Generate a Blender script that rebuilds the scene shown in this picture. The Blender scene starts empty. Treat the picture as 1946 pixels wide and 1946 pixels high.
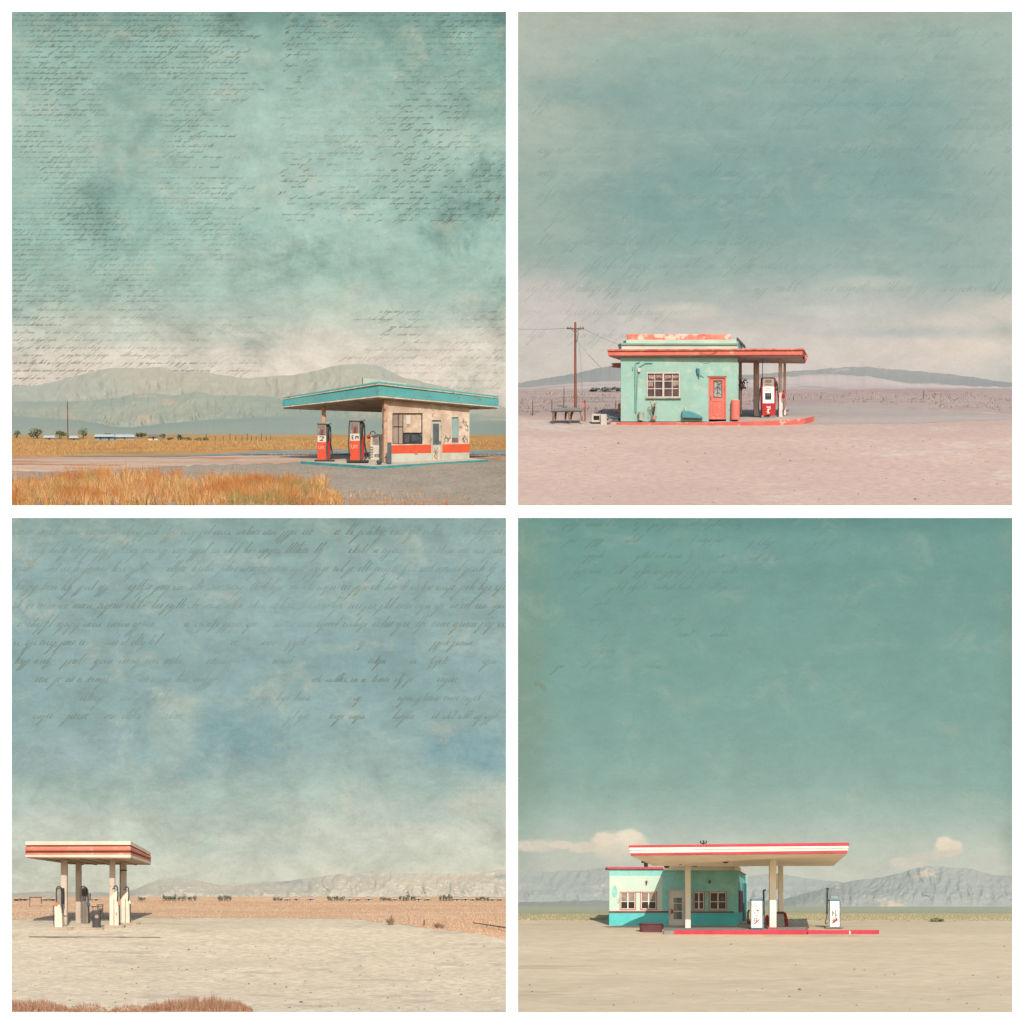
import bpy, math, random
from mathutils import Vector, Matrix, noise
random.seed(7)
S = bpy.context.scene
COL = S.collection
F = 4000.0            # focal length in photo pixels (photo is 1946 wide)
HY = 1727.0           # eye level of the lower two sets
EXPO = 0.4
EX = 2 ** EXPO

# ------------------------------------------------------------------ colour
def lin1(c):
    c /= 255.0
    return c / 12.92 if c <= 0.04045 else ((c + 0.055) / 1.055) ** 2.4
def lin(c, k=1.0): return (min(lin1(c[0]) * k, .95), min(lin1(c[1]) * k, .95), min(lin1(c[2]) * k, .95), 1)
K = 0.66              # albedo of a surface that reads as this colour in full sun

class NT:
    def __init__(s, name):
        s.m = bpy.data.materials.new(name); s.m.use_nodes = True
        s.t = s.m.node_tree; s.t.nodes.clear()
        s.out = s.n('ShaderNodeOutputMaterial')
    def n(s, typ, **kw):
        nd = s.t.nodes.new(typ)
        for k, v in kw.items(): setattr(nd, k, v)
        return nd
    def l(s, a, b): s.t.links.new(a, b)
    def put(s, sock, v):
        if hasattr(v, 'is_linked') or isinstance(v, bpy.types.NodeSocket): s.l(v, sock)
        else: sock.default_value = v
    def math(s, op, a, b=0.0, clamp=False):
        nd = s.n('ShaderNodeMath', operation=op, use_clamp=clamp)
        s.put(nd.inputs[0], a); s.put(nd.inputs[1], b); return nd.outputs[0]
    def noise(s, vec, scale, detail=4.0, rough=.55, dist=0.0, w=0.0):
        nd = s.n('ShaderNodeTexNoise'); nd.noise_dimensions = '3D'
        s.l(s.shift(vec, w), nd.inputs['Vector'])
        nd.inputs['Scale'].default_value = scale; nd.inputs['Detail'].default_value = detail
        nd.inputs['Roughness'].default_value = rough; nd.inputs['Distortion'].default_value = dist
        return nd.outputs['Fac']
    def mapv(s, vec, scale=(1, 1, 1), rot=(0, 0, 0)):
        nd = s.n('ShaderNodeMapping'); s.l(vec, nd.inputs[0])
        nd.inputs['Scale'].default_value = scale; nd.inputs['Rotation'].default_value = rot
        return nd.outputs[0]
    def shift(s, vec, w):
        nd = s.n('ShaderNodeMapping'); s.l(vec, nd.inputs[0]); nd.inputs['Location'].default_value = (w * 3.1, w * 1.7, w * 2.3)
        return nd.outputs[0]
    def rng(s, v, a, b, lo=0.0, hi=1.0, smooth=True):
        nd = s.n('ShaderNodeMapRange', interpolation_type='SMOOTHSTEP' if smooth else 'LINEAR')
        s.put(nd.inputs[0], v); nd.inputs[1].default_value = a; nd.inputs[2].default_value = b
        nd.inputs[3].default_value = lo; nd.inputs[4].default_value = hi
        return nd.outputs[0]
    def mix(s, f, a, b, blend='MIX'):
        nd = s.n('ShaderNodeMix', data_type='RGBA', blend_type=blend)
        s.put(nd.inputs[0], f); s.put(nd.inputs[6], a); s.put(nd.inputs[7], b)
        return nd.outputs[2]
    def ramp(s, f, stops):
        nd = s.n('ShaderNodeValToRGB'); s.l(f, nd.inputs[0])
        e = nd.color_ramp.elements
        while len(e) < len(stops): e.new(.5)
        for i, (p, c) in enumerate(stops): e[i].position = p; e[i].color = c
        return nd.outputs[0]

CACHE = {}
def mat(name, c1, c2=None, scale=1.2, c3=None, s3=2.5, t3=.6, rough=.85, bump=.25, bs=18, stretch=(1, 1, 1), k=K, metal=0.0, spec=.25, island=None, fine=None):
    """weathered surface: two tones mixed by noise, a third (rust, bare plaster) in patches"""
    if name in CACHE: return CACHE[name]
    N = NT(name)
    tc = N.n('ShaderNodeTexCoord').outputs['Object']
    v = N.mapv(tc, stretch)
    col = lin(c1, k)
    if island:
        g = N.n('ShaderNodeNewGeometry').outputs['Random Per Island']
        col = N.ramp(g, [(p, lin(c, k)) for p, c in island])
        if c2:
            col = N.mix(N.rng(N.noise(v, scale, 3), .38, .62), col, lin(c2, k))
    elif c2:
        col = N.mix(N.rng(N.noise(v, scale, 6, .62), .33, .67), lin(c1, k), lin(c2, k))
    if c3:
        m = N.rng(N.noise(v, s3, 8, .7, w=3.3), t3, t3 + .06)
        col = N.mix(m, col, lin(c3, k))
    if fine:
        m = N.noise(v, fine[0], 3, .7, w=1.7)
        col = N.mix(N.rng(m, .35, .65, 0, fine[2]), col, lin(fine[1], k))
    b = N.n('ShaderNodeBsdfPrincipled')
    N.put(b.inputs['Base Color'], col)
    b.inputs['Roughness'].default_value = rough; b.inputs['Metallic'].default_value = metal
    b.inputs['Specular IOR Level'].default_value = spec
    if bump:
        bn = N.n('ShaderNodeBump'); bn.inputs['Strength'].default_value = bump; bn.inputs['Distance'].default_value = .05
        N.l(N.noise(v, bs, 5, .65, w=9), bn.inputs['Height']); N.l(bn.outputs[0], b.inputs['Normal'])
    N.l(b.outputs[0], N.out.inputs[0])
    CACHE[name] = N.m
    return N.m

# ------------------------------------------------------------------ the four sets: each a raked stage seen from the origin
class World:
    def __init__(s, u0, v0, hy, prof, seed):
        s.u0, s.v0, s.u1, s.v1 = u0, v0, u0 + 940, v0 + 940
        s.R = Matrix.Rotation(math.atan((HY - hy) / F), 4, 'X'); s.Ri = s.R.inverted()
        s.prof = sorted(prof); s.seed = seed
    def p(s, u, v, d):
        l = s.Ri @ Vector(((u - 973) / F, 1, (HY - v) / F))
        return l * (d / l.y)
    def d(s, v):
        P = s.prof
        if v <= P[0][0]: return P[0][1] + (P[0][0] - v) * .6
        for (a, da), (b, db) in zip(P, P[1:]):
            if v <= b: return da + (db - da) * (v - a) / (b - a)
        return P[-1][1] - (v - P[-1][0]) * .2
    def g(s, u, v, lift=0.0):
        q = s.p(u, v, s.d(v))
        t = max(0, min(1, (v - s.prof[0][0] - 58) / 40)) * max(0, min(1, (s.v1 - 1 - v) / 25))
        n = noise.noise(Vector((q.x * .35, q.y * .35, s.seed))) * .06 + noise.noise(Vector((q.x * 1.3, q.y * 1.3, s.seed))) * .025
        q.z += n * t + lift
        return q
    def uv_of(s, l):
        q = s.R @ l
        return 973 + F * q.x / q.y, HY - F * q.z / q.y
    def clampu(s, l):
        u, v = s.uv_of(l)
        if u < s.u0 + .5: l.x += (s.u0 + .5 - u) * l.y / F
        if u > s.u1 - .5: l.x += (s.u1 - .5 - u) * l.y / F
        return l
    def face(s, uL, dL, uR=None, dR=None, v=None):
        return Face(s, uL, dL, uL + 10 if uR is None else uR, dL if dR is None else dR, v)

class Face:
    """a vertical plane of the set; pixels are cast onto it"""
    def __init__(s, W, uL, dL, uR, dR, v=None):
        s.W = W
        v = v or W.v0 + 790
        a, b = W.p(uL, v, dL), W.p(uR, v, dR)
        t = (b - a); t.z = 0; t.normalize()
        s.n = Vector((t.y, -t.x, 0))          # towards the camera
        if s.n.y > 0: s.n = -s.n
        s.t = t; s.a = a
    def pt(s, u, v, off=0.0):
        l = s.W.p(u, v, 1.0)
        a = s.a + s.n * off
        return l * (a.dot(s.n) / l.dot(s.n))
    def d(s, u, v, off=0.0): return s.pt(u, v, off).y

class MB:
    def __init__(s): s.v = []; s.f = []; s.m = []
    def add(s, V, Fc, mi=0):
        o = len(s.v); s.v += [Vector(x) for x in V]
        s.f += [tuple(i + o for i in f) for f in Fc]; s.m += [mi] * len(Fc)
        return s
    def prism(s, pts, ext):
        n = len(pts); e = Vector(ext)
        V = [Vector(p) for p in pts] + [Vector(p) + e for p in pts]
        Fc = [tuple(range(n)), tuple(range(2 * n - 1, n - 1, -1))]
        Fc += [(i, i + n, (i + 1) % n + n, (i + 1) % n) for i in range(n)]
        return s.add(V, Fc)
    def fp(s, face, uvs, off=0.0, th=.1):     # prism of a pixel polygon on a face, th metres deep
        return s.prism([face.pt(u, v, off) for u, v in uvs], -face.n * th)
    def fr(s, face, u0, v0, u1, v1, off=0.0, th=.1):
        return s.fp(face, [(u0, v0), (u0, v1), (u1, v1), (u1, v0)], off, th)
    def frame(s, face, u0, v0, u1, v1, w, off=0.0, th=.1):
        s.fr(face, u0, v0, u1, v0 + w, off, th); s.fr(face, u0, v1 - w, u1, v1, off, th)
        s.fr(face, u0, v0 + w, u0 + w, v1 - w, off, th); s.fr(face, u1 - w, v0 + w, u1, v1 - w, off, th)
        return s
    def hexa(s, f4, b4):                      # front quad, back quad, same order
        return s.add(list(f4) + list(b4), [(0, 1, 2, 3), (7, 6, 5, 4), (0, 4, 5, 1), (1, 5, 6, 2), (2, 6, 7, 3), (3, 7, 4, 0)])
    def tube(s, pts, r, n=6, r1=None):
        pts = [Vector(p) for p in pts]; V = []; Fc = []; r1 = r if r1 is None else r1
        for i, p in enumerate(pts):
            t = (pts[min(i + 1, len(pts) - 1)] - pts[max(i - 1, 0)]).normalized()
            a = t.cross(Vector((0, 1, 0)) if abs(t.y) < .9 else Vector((1, 0, 0))).normalized(); b = t.cross(a)
            rr = r + (r1 - r) * i / max(1, len(pts) - 1)
            for k in range(n):
                q = 2 * math.pi * k / n
                V.append(p + a * (math.cos(q) * rr) + b * (math.sin(q) * rr))
        for i in range(len(pts) - 1):
            for k in range(n): Fc.append((i * n + k, i * n + (k + 1) % n, (i + 1) * n + (k + 1) % n, (i + 1) * n + k))
        Fc.append(tuple(range(n - 1, -1, -1))); Fc.append(tuple(range((len(pts) - 1) * n, len(pts) * n)))
        return s.add(V, Fc)
    def lathe(s, c, prof, n=20):              # prof: [(z, r)] from the bottom
        V = []; Fc = []
        for z, r in prof:
            for k in range(n):
                q = 2 * math.pi * k / n
                V.append(Vector(c) + Vector((math.cos(q) * r, math.sin(q) * r, z)))
        for i in range(len(prof) - 1):
            for k in range(n): Fc.append((i * n + k, i * n + (k + 1) % n, (i + 1) * n + (k + 1) % n, (i + 1) * n + k))
        Fc.append(tuple(range(n - 1, -1, -1))); Fc.append(tuple(range((len(prof) - 1) * n, len(prof) * n)))
        return s.add(V, Fc)
    def stroke(s, face, uvs, w, off=.02):     # a painted stroke, w pixels wide
        for (a, b), (c, d) in zip(uvs, uvs[1:]):
            L = math.hypot(c - a, d - b) or 1; nx, ny = -(d - b) / L * w / 2, (c - a) / L * w / 2
            s.add([face.pt(a + nx, b + ny, off), face.pt(a - nx, b - ny, off), face.pt(c - nx, d - ny, off), face.pt(c + nx, d + ny, off)], [(0, 1, 2, 3)])
        return s
    def mesh(s, name, o, mats):
        me = bpy.data.meshes.new(name)
        me.from_pydata([tuple(x - o) for x in s.v], [], s.f)
        for m in (mats if isinstance(mats, (list, tuple)) else [mats]): me.materials.append(m)
        if any(s.m): me.polygons.foreach_set('material_index', s.m)
        me.update()
        return me

def finish(ob, bevel, smooth):
    if smooth:
        ob.data.polygons.foreach_set('use_smooth', [True] * len(ob.data.polygons))
        if smooth != 2:
            try: ob.data.set_sharp_from_angle(angle=math.radians(40))
            except Exception: pass
    if bevel:
        md = ob.modifiers.new('bevel', 'BEVEL'); md.width = bevel; md.segments = 2; md.limit_method = 'ANGLE'; md.angle_limit = math.radians(40)
        md.harden_normals = False

def tag(o, label=None, cat=None, group=None, kind=None):
    for k, v in (('label', label), ('category', cat), ('group', group), ('kind', kind)):
        if v: o[k] = v
    return o

class Thing:
    def __init__(s, W, name, label, cat, base, group=None):
        s.W = W; s.o = Vector(base)
        r = bpy.data.objects.new(name, None); COL.objects.link(r); r.empty_display_size = .3
        r.matrix_world = Matrix.Translation(W.R @ s.o) @ W.R
        s.root = tag(r, label, cat, group)
    def part(s, name, mb, m, parent=None, bevel=.012, smooth=0, label=None):
        ob = bpy.data.objects.new(name, mb.mesh(name, s.o, m)); COL.objects.link(ob)
        ob.parent = parent or s.root
        finish(ob, bevel, smooth)
        if label: ob['label'] = label
        return ob

def single(W, name, mb, m, label=None, cat=None, base=None, group=None, kind=None, bevel=0, smooth=0):
    o = Vector(base) if base is not None else Vector((0, 0, 0))
    ob = bpy.data.objects.new(name, mb.mesh(name, o, m)); COL.objects.link(ob)
    ob.matrix_world = Matrix.Translation(W.R @ o) @ W.R
    finish(ob, bevel, smooth)
    return tag(ob, label, cat, group, kind)

def pw(pts, u):
    if u <= pts[0][0]: return pts[0][1]
    for (a, x), (b, y) in zip(pts, pts[1:]):
        if u <= b:
            t = (u - a) / (b - a)
            return x + (y - x) * t
    return pts[-1][1]
def spl(pts, u):                              # smooth curve through the points
    if u <= pts[0][0]: return pts[0][1]
    if u >= pts[-1][0]: return pts[-1][1]
    for i in range(len(pts) - 1):
        if u <= pts[i + 1][0]:
            p0 = pts[max(i - 1, 0)][1]; p1 = pts[i][1]; p2 = pts[i + 1][1]; p3 = pts[min(i + 2, len(pts) - 1)][1]
            t = (u - pts[i][0]) / (pts[i + 1][0] - pts[i][0])
            return .5 * (2 * p1 + (p2 - p0) * t + (2 * p0 - 5 * p1 + 4 * p2 - p3) * t * t + (3 * p1 - p0 - 3 * p2 + p3) * t ** 3)

def sheet(W, name, top, bot, u0, u1, m, lift=0.0, nu=120, nv=60, jit=0.0):
    """a sheet of ground between two boundary curves given in u"""
    mb = MB(); V = []; Fc = []
    tf = top if callable(top) else (lambda u: pw(top, u)) if isinstance(top, list) else (lambda u: top)
    bf = bot if callable(bot) else (lambda u: pw(bot, u)) if isinstance(bot, list) else (lambda u: bot)
    for i in range(nu + 1):
        u = u0 + (u1 - u0) * i / nu
        a, b = tf(u), bf(u)
        if jit:
            a += noise.noise(Vector((u * .06, W.seed, 1.3))) * jit; b += noise.noise(Vector((u * .06, W.seed, 7.3))) * jit + noise.noise(Vector((u * .4, W.seed, 7.3))) * jit * .4
        for j in range(nv + 1):
            V.append(W.g(u, a + (b - a) * j / nv, lift))
    for i in range(nu):
        for j in range(nv):
            q = i * (nv + 1) + j
            Fc.append((q, q + 1, q + nv + 2, q + nv + 1))
    mb.add(V, Fc)
    return single(W, name, mb, m, kind='structure', smooth=2)

def hills(W, name, crest, vbase, d0, d1, m, amp=1.5, sc=1.0, seed=0, u0=None, u1=None, nu=300, nt=46, rough=1.0):
    nu, nt, sc, amp = 420, 64, sc * 1.9, amp * .62
    mb = MB(); V = []; Fc = []
    u0 = u0 or W.u0; u1 = u1 or W.u1
    for i in range(nu + 1):
        u = u0 + (u1 - u0) * i / nu
        vc = spl(crest, u) + (noise.noise(Vector((u * .05, seed, 0))) * 1.6 + noise.noise(Vector((u * .17, seed, 4))) * .8) * rough
        vc = min(vc, vbase - .3)
        for j in range(nt + 1):
            t = j / nt
            v = vbase + (vc - vbase) * t
            w = u + 14 * noise.noise(Vector((u * .01, v * .02, seed + 3)))
            r = 1 - abs(noise.noise(Vector((w * .022 * sc, v * .016 * sc, seed)))) * 2
            r += .5 * (1 - abs(noise.noise(Vector((w * .055 * sc, v * .04 * sc, seed + 9)))) * 2)
            r += .22 * (1 - abs(noise.noise(Vector((w * .14 * sc, v * .1 * sc, seed + 5)))) * 2)
            d = d0 + (d1 - d0) * t - amp * .42 * r * min(1, t * 3) * (.35 + .65 * (1 - t))
            V.append(W.p(u, v, d))
    for i in range(nu):
        for j in range(nt):
            q = i * (nt + 1) + j
            Fc.append((q, q + nt + 1, q + nt + 2, q + 1))
    mb.add(V, Fc)
    return single(W, name, mb, m, kind='structure', smooth=2)

# ------------------------------------------------------------------ sky boards
def sky_mat(name, stops, blobs=(), mott=(), grain=.06, tilt=.04, grunge=.5):
    N = NT(name)
    uv = N.n('ShaderNodeUVMap').outputs[0]
    sep = N.n('ShaderNodeSeparateXYZ'); N.l(uv, sep.inputs[0])
    x, y = sep.outputs[0], sep.outputs[1]
    warp = N.math('SUBTRACT', N.noise(N.mapv(uv, (1.6, 3, 1)), 1.7, 6, .6, w=2), .5)
    yy = N.math('ADD', y, N.math('MULTIPLY', warp, tilt * 4))
    col = N.ramp(yy, [(t, lin(c, 1 / EX)) for t, c in stops])
    for i, (cx, cy, rx, ry, c, amt, na, sharp) in enumerate(blobs):
        a = N.math('DIVIDE', N.math('SUBTRACT', x, cx), rx); b = N.math('DIVIDE', N.math('SUBTRACT', y, cy), ry)
        dd = N.math('SQRT', N.math('ADD', N.math('MULTIPLY', a, a), N.math('MULTIPLY', b, b)))
        nz = N.math('MULTIPLY', N.math('SUBTRACT', N.noise(N.mapv(uv, (1, 1.7, 1)), 15 if sharp <= .5 else 5, 8, .68, w=i * 2.1 + 5), .5), na)
        dd = N.math('ADD', dd, nz)
        col = N.mix(N.rng(dd, 1.0 - sharp, 1.0, amt, 0.0), col, lin(c, 1 / EX))
    for i, (sc, lo, hi, c, amt, st, mask) in enumerate(mott):
        m = N.rng(N.noise(N.mapv(uv, st), sc, 9, .68, .3, w=i * 3.7 + 1), lo, hi, 0, amt)
        if mask:
            cx, cy, rx, ry = mask
            a = N.math('DIVIDE', N.math('SUBTRACT', x, cx), rx); b = N.math('DIVIDE', N.math('SUBTRACT', y, cy), ry)
            dd = N.math('SQRT', N.math('ADD', N.math('MULTIPLY', a, a), N.math('MULTIPLY', b, b)))
            m = N.math('MULTIPLY', m, N.rng(dd, .35, 1.0, 1.0, 0.0))
        col = N.mix(m, col, lin(c, 1 / EX))
    gv = N.math('MULTIPLY', N.math('SUBTRACT', N.noise(uv, 190, 2, .8, w=8), .5), grain * 4)
    g2 = N.math('MULTIPLY', N.math('SUBTRACT', N.noise(N.mapv(uv, (.8, 1.2, 1), (0, 0, .6)), 42, 4, .7, w=6), .5), grain * 3)
    g3 = N.math('MULTIPLY', N.math('SUBTRACT', N.noise(uv, 7.5, 12, .78, .5, w=11), .5), grunge * 1.25)
    g4 = N.math('MULTIPLY', N.math('SUBTRACT', N.noise(N.mapv(uv, (.7, 1.6, 1), (0, 0, .6)), 22, 8, .78, w=13), .5), grunge * .8)
    gg = N.math('ADD', N.math('ADD', N.math('ADD', gv, g2), N.math('ADD', g3, g4)), 1.0)
    warm = N.rng(N.noise(N.mapv(uv, (1, 1.4, 1)), 9, 10, .72, .5, w=17), .5, .72, 0, grunge * .55)
    col = N.mix(warm, col, lin((206, 204, 182), 1 / EX))
    sp = N.rng(N.noise(uv, 150, 2, .5, w=19), .735, .76, 0, .5)
    col = N.mix(sp, col, lin((96, 108, 98), 1 / EX))
    em = N.n('ShaderNodeEmission')
    N.put(em.inputs['Color'], col); N.put(em.inputs['Strength'], gg)
    N.l(em.outputs[0], N.out.inputs[0])
    return N.m

def ink_mat(name, c, alpha, patch=.14, lo=.1):
    N = NT(name)
    e = N.n('ShaderNodeEmission'); e.inputs[0].default_value = lin(c, 1 / EX)
    t = N.n('ShaderNodeBsdfTransparent'); mx = N.n('ShaderNodeMixShader')
    tc = N.n('ShaderNodeTexCoord').outputs['Object']
    f = N.rng(N.noise(tc, patch, 5, .62, w=4), .36, .64, alpha * lo, alpha)
    g = N.n('ShaderNodeNewGeometry').outputs['Random Per Island']
    N.l(N.math('MULTIPLY', f, N.math('ADD', N.math('MULTIPLY', g, .5), .6)), mx.inputs[0])
    N.l(t.outputs[0], mx.inputs[1]); N.l(e.outputs[0], mx.inputs[2])
    N.l(mx.outputs[0], N.out.inputs[0])
    return N.m

def script(rnd, x0, x1, y, xh, slant, gap=.25, asc=.3):
    """illegible copperplate: returns a list of (points, width) strokes in pixels"""
    out = []; x = x0
    while x < x1:
        n = rnd.randint(2, 8)
        if rnd.random() < gap: x += xh * rnd.uniform(1.5, 7); continue
        pts = [(x, y)]
        for i in range(n):
            a = xh * rnd.uniform(.75, 1.25); r = rnd.random(); w = xh * rnd.uniform(.55, 1.0)
            if r < asc * .5:                   # ascender
                h = xh * rnd.uniform(2, 3.0); pts += [(x + slant * h + w * .2, y - h), (x + slant * h, y - h * 1.02), (x + w * .5, y)]
            elif r < asc:                      # descender
                h = xh * rnd.uniform(1.4, 2.6); pts += [(x + slant * a, y - a), (x - slant * h, y + h), (x - slant * h + w * .4, y + h * .92), (x + w * .8, y)]
            elif r < .75:
                pts += [(x + slant * a, y - a), (x + w * .35, y - a * .05)]
            else:
                pts += [(x + slant * a + w * .3, y - a), (x + slant * a * .8, y - a * 1.05), (x + slant * .2 * a, y - a * .3), (x + w * .5, y)]
            x += w; pts.append((x, y - rnd.uniform(0, .15) * xh))
        out.append(pts); x += xh * rnd.uniform(.7, 1.6)
    return out

def sky(W, vb, d, m, ink, words, wpx):
    mb = MB()
    us = [W.u0, W.u1]; vs = [W.v0, vb]
    mb.add([W.p(W.u0, W.v0, d), W.p(W.u0, vb, d), W.p(W.u1, vb, d), W.p(W.u1, W.v0, d)], [(0, 1, 2, 3)])
    for pts in words:
        for (a, b), (c, e) in zip(pts, pts[1:]):
            if min(a, c) < W.u0 + 1 or max(a, c) > W.u1 - 1 or min(b, e) < W.v0 + 1 or max(b, e) > vb: continue
            L = math.hypot(c - a, e - b) or 1
            w = wpx * (1.25 if e > b else .7) * .5
            nx, ny = -(e - b) / L * w, (c - a) / L * w
            dd = d - .12
            mb.add([W.p(a + nx, b + ny, dd), W.p(a - nx, b - ny, dd), W.p(c - nx, e - ny, dd), W.p(c + nx, e + ny, dd)], [(0, 1, 2, 3)], 1)
    ob = single(W, 'sky', mb, [m, ink], kind='structure')
    uvl = ob.data.uv_layers.new(name='UVMap')
    vt = [(0, 0), (0, (vb - W.v0) / 940), (1, (vb - W.v0) / 940), (1, 0)]
    for i in range(4): uvl.data[i].uv = vt[i]
    return ob

# ------------------------------------------------------------------ plants
def blades(W, name, spots, m, wid, label=None, lean=.45, seg=2, kind='stuff'):
    """spots: (u, v, height in metres)"""
    rnd = random.Random(len(spots)); mb = MB(); V = mb.v; Fc = mb.f
    for sp in spots:
        u, v, h = sp[:3]
        b = W.g(u, v, -.02)
        a = rnd.uniform(0, 2 * math.pi); l = h * lean * rnd.uniform(.1, 1)
        if len(sp) > 3: a, l = sp[3], h * sp[4]
        dx, dy = math.cos(a) * l, math.sin(a) * l
        w = wid * rnd.uniform(.6, 1.4); q = rnd.uniform(-.6, .6)
        wx, wy = w * math.cos(q), w * math.sin(q)
        m1 = b + Vector((dx * .35, dy * .35, h * .6)); t = b + Vector((dx, dy, h))
        o = len(V)
        pts = [b + Vector((-wx, -wy, 0)), b + Vector((wx, wy, 0)), m1 + Vector((wx * .75, wy * .75, 0)), m1 - Vector((wx * .75, wy * .75, 0)), t]
        V += [W.clampu(p) for p in pts]
        Fc += [(o, o + 1, o + 2, o + 3), (o + 3, o + 2, o + 4)]
        mb.m += [0, 0]
    ob = single(W, name, mb, m, label=label, cat=None, kind=kind)
    return ob

def crown_mesh(c, rx, ry, rz, n, leaf, rnd, lobes=5):
    mb = MB()
    L = [(Vector((rnd.uniform(-.55, .55) * rx, rnd.uniform(-.5, .5) * ry, rnd.uniform(-.35, .5) * rz)), rnd.uniform(.4, .65)) for _ in range(lobes)]
    for i in range(n):
        lc, lr = L[rnd.randrange(lobes)]
        d = Vector((rnd.gauss(0, 1), rnd.gauss(0, 1), rnd.gauss(0, 1))).normalized() * (rnd.uniform(.3, 1) ** .5)
        p = Vector(c) + lc + Vector((d.x * rx * lr, d.y * ry * lr, d.z * rz * lr))
        a = Vector((rnd.gauss(0, 1), rnd.gauss(0, 1), rnd.gauss(0, 1))).normalized(); b = a.orthogonal().normalized()
        s = leaf * rnd.uniform(.6, 1.5)
        mb.add([p - a * s, p + b * s * .7, p + a * s, p - b * s * .7], [(0, 1, 2, 3)])
    return mb

def tree(W, u, v, wpx, hpx, label, m_leaf, m_wood, group, name='tree', n=260, trunk=.25, d=None, cat='tree', lobes=5):
    rnd = random.Random(int(u * 7 + v * 3))
    d = d or W.d(v); b = W.p(u, v, d); px = d / F
    w, h = wpx * px, hpx * px
    T = Thing(W, name, label, cat, b, group)
    mb = MB(); mb.tube([b - Vector((0, 0, .05)), b + Vector((w * .04, 0, h * trunk * .6)), b + Vector((-w * .03, .02, h * .6))], w * .035 + .006, 6, w * .015)
    for k in range(3):
        a = rnd.uniform(0, 6.28)
        mb.tube([b + Vector((0, 0, h * trunk * .6)), b + Vector((math.cos(a) * w * .28, math.sin(a) * w * .28, h * .6))], w * .025 + .005, 5, .004)
    T.part('trunk', mb, m_wood, bevel=0)
    T.part('crown', crown_mesh(b + Vector((0, 0, h * (trunk * .5 + .5))), w * .62, w * .5, h * (1 - trunk) * .62, n, max(w, h) * (.055 if hpx > 12 else .11), rnd, lobes), m_leaf, bevel=0)
    return T
# ------------------------------------------------------------------ shared surfaces
WOOD = mat('bare_wood', (120, 92, 74), (95, 72, 60), 3, stretch=(1, 1, .3))
BARK = mat('bark', (95, 82, 66), (70, 62, 50), 4)
LEAF_GREY = mat('dusty_leaves', (112, 118, 88), island=[(0, (84, 94, 66)), (.5, (118, 124, 90)), (1, (150, 150, 112))], k=.55, bump=0)
LEAF_DARK = mat('dark_leaves', (92, 100, 88), island=[(0, (84, 94, 86)), (.6, (108, 116, 102)), (1, (140, 142, 122))], k=.66, bump=0)  # leaf tones lightened a little for distance haze
GLASS_DARK = mat('dark_glass', (62, 60, 58), (92, 86, 82), .8, rough=.12, bump=0, spec=.6)
RUBBER = mat('black_rubber', (52, 54, 54), rough=.6, bump=.05)
STEEL = mat('worn_steel', (150, 148, 138), (116, 112, 104), 2.2, c3=(120, 76, 52), s3=5, t3=.6, rough=.55, metal=.2)
CREAM = mat('cream_paint', (236, 222, 200), (214, 196, 172), 1.4, c3=(150, 104, 76), s3=3.2, t3=.63, rough=.75)
DARKIN = mat('dim_interior', (90, 80, 72), (66, 60, 56), 1, bump=0)

# ================================================================== SET 1, top left: teal canopy station in the orange field
A = World(22, 22, 830, [(826, 158), (835, 150), (850, 140), (862, 134), (870, 130), (878, 126.5), (881, 124.8), (892, 122.1), (961, 108)], 1.0)
def dp(v): return 122.3 + (886.6 - v) * .255      # depth of a spot on the raised platform
st = [(0, (134, 166, 156)), (.06, (152, 184, 172)), (.25, (166, 193, 180)), (.42, (158, 190, 178)), (.54, (166, 192, 178)), (.61, (192, 203, 188)), (.67, (216, 209, 194)), (.73, (228, 215, 199)), (.88, (228, 214, 200))]
mo = [(2.6, .46, .72, (104, 142, 134), .75, (1, 1.3, 1), None), (5, .5, .72, (84, 122, 116), .7, (1, 1.2, 1), (1.0, .42, .3, .36)), (6, .45, .7, (74, 112, 108), .8, (1, 1, 1), (1.0, .06, .16, .2)),
      (5, .45, .7, (90, 124, 116), .7, (1, 1.6, 1), (.36, .02, .34, .1)), (6, .47, .7, (90, 126, 118), .7, (1, 1, 1), (.55, .5, .16, .12)), (3.2, .52, .7, (186, 208, 194), .6, (1, 1.6, 1), (.55, .35, .45, .35)),
      (60, .66, .74, (84, 104, 96), .55, (1, 1, 1), (.8, .45, .6, .5)), (90, .68, .74, (70, 84, 78), .6, (1, 1, 1), None), (11, .6, .74, (196, 172, 142), .5, (1, 1, 1), (.86, .1, .14, .12))]
rnd = random.Random(3)
words = []
y = 30
while y < 575:
    x1 = rnd.uniform(400, 480) if y < 200 or y > 330 else rnd.uniform(280, 440)
    words += script(rnd, 24, x1 + 20, y, 2.5, 1.3, .12 if y < 160 or y > 270 else .25, .2); y += rnd.uniform(9.2, 10.6)
y = 30
while y < 430:
    xs = rnd.uniform(530, 545)
    words += script(rnd, xs, 958, y, 2.4, 1.3, .3 if y < 110 else .45, .22); y += rnd.uniform(9.5, 12)
y = 590
while y < 738:
    words += script(rnd, 24, rnd.uniform(380, 510), y, 2.8, 1.4, .14, .3)
    words += script(rnd, rnd.uniform(640, 760), 958, y + 4, 2.8, 1.4, .25, .3); y += 14.5
y = 220
while y < 420: y += 11
sky(A, 800, 200, sky_mat('sky_paper_teal', st, [(.62, .36, .3, .2, (180, 206, 192), .5, .9, .8)], mo, .055, grunge=.75), ink_mat('brown_ink', (92, 84, 58), .64, .11), words, .72)

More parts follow.
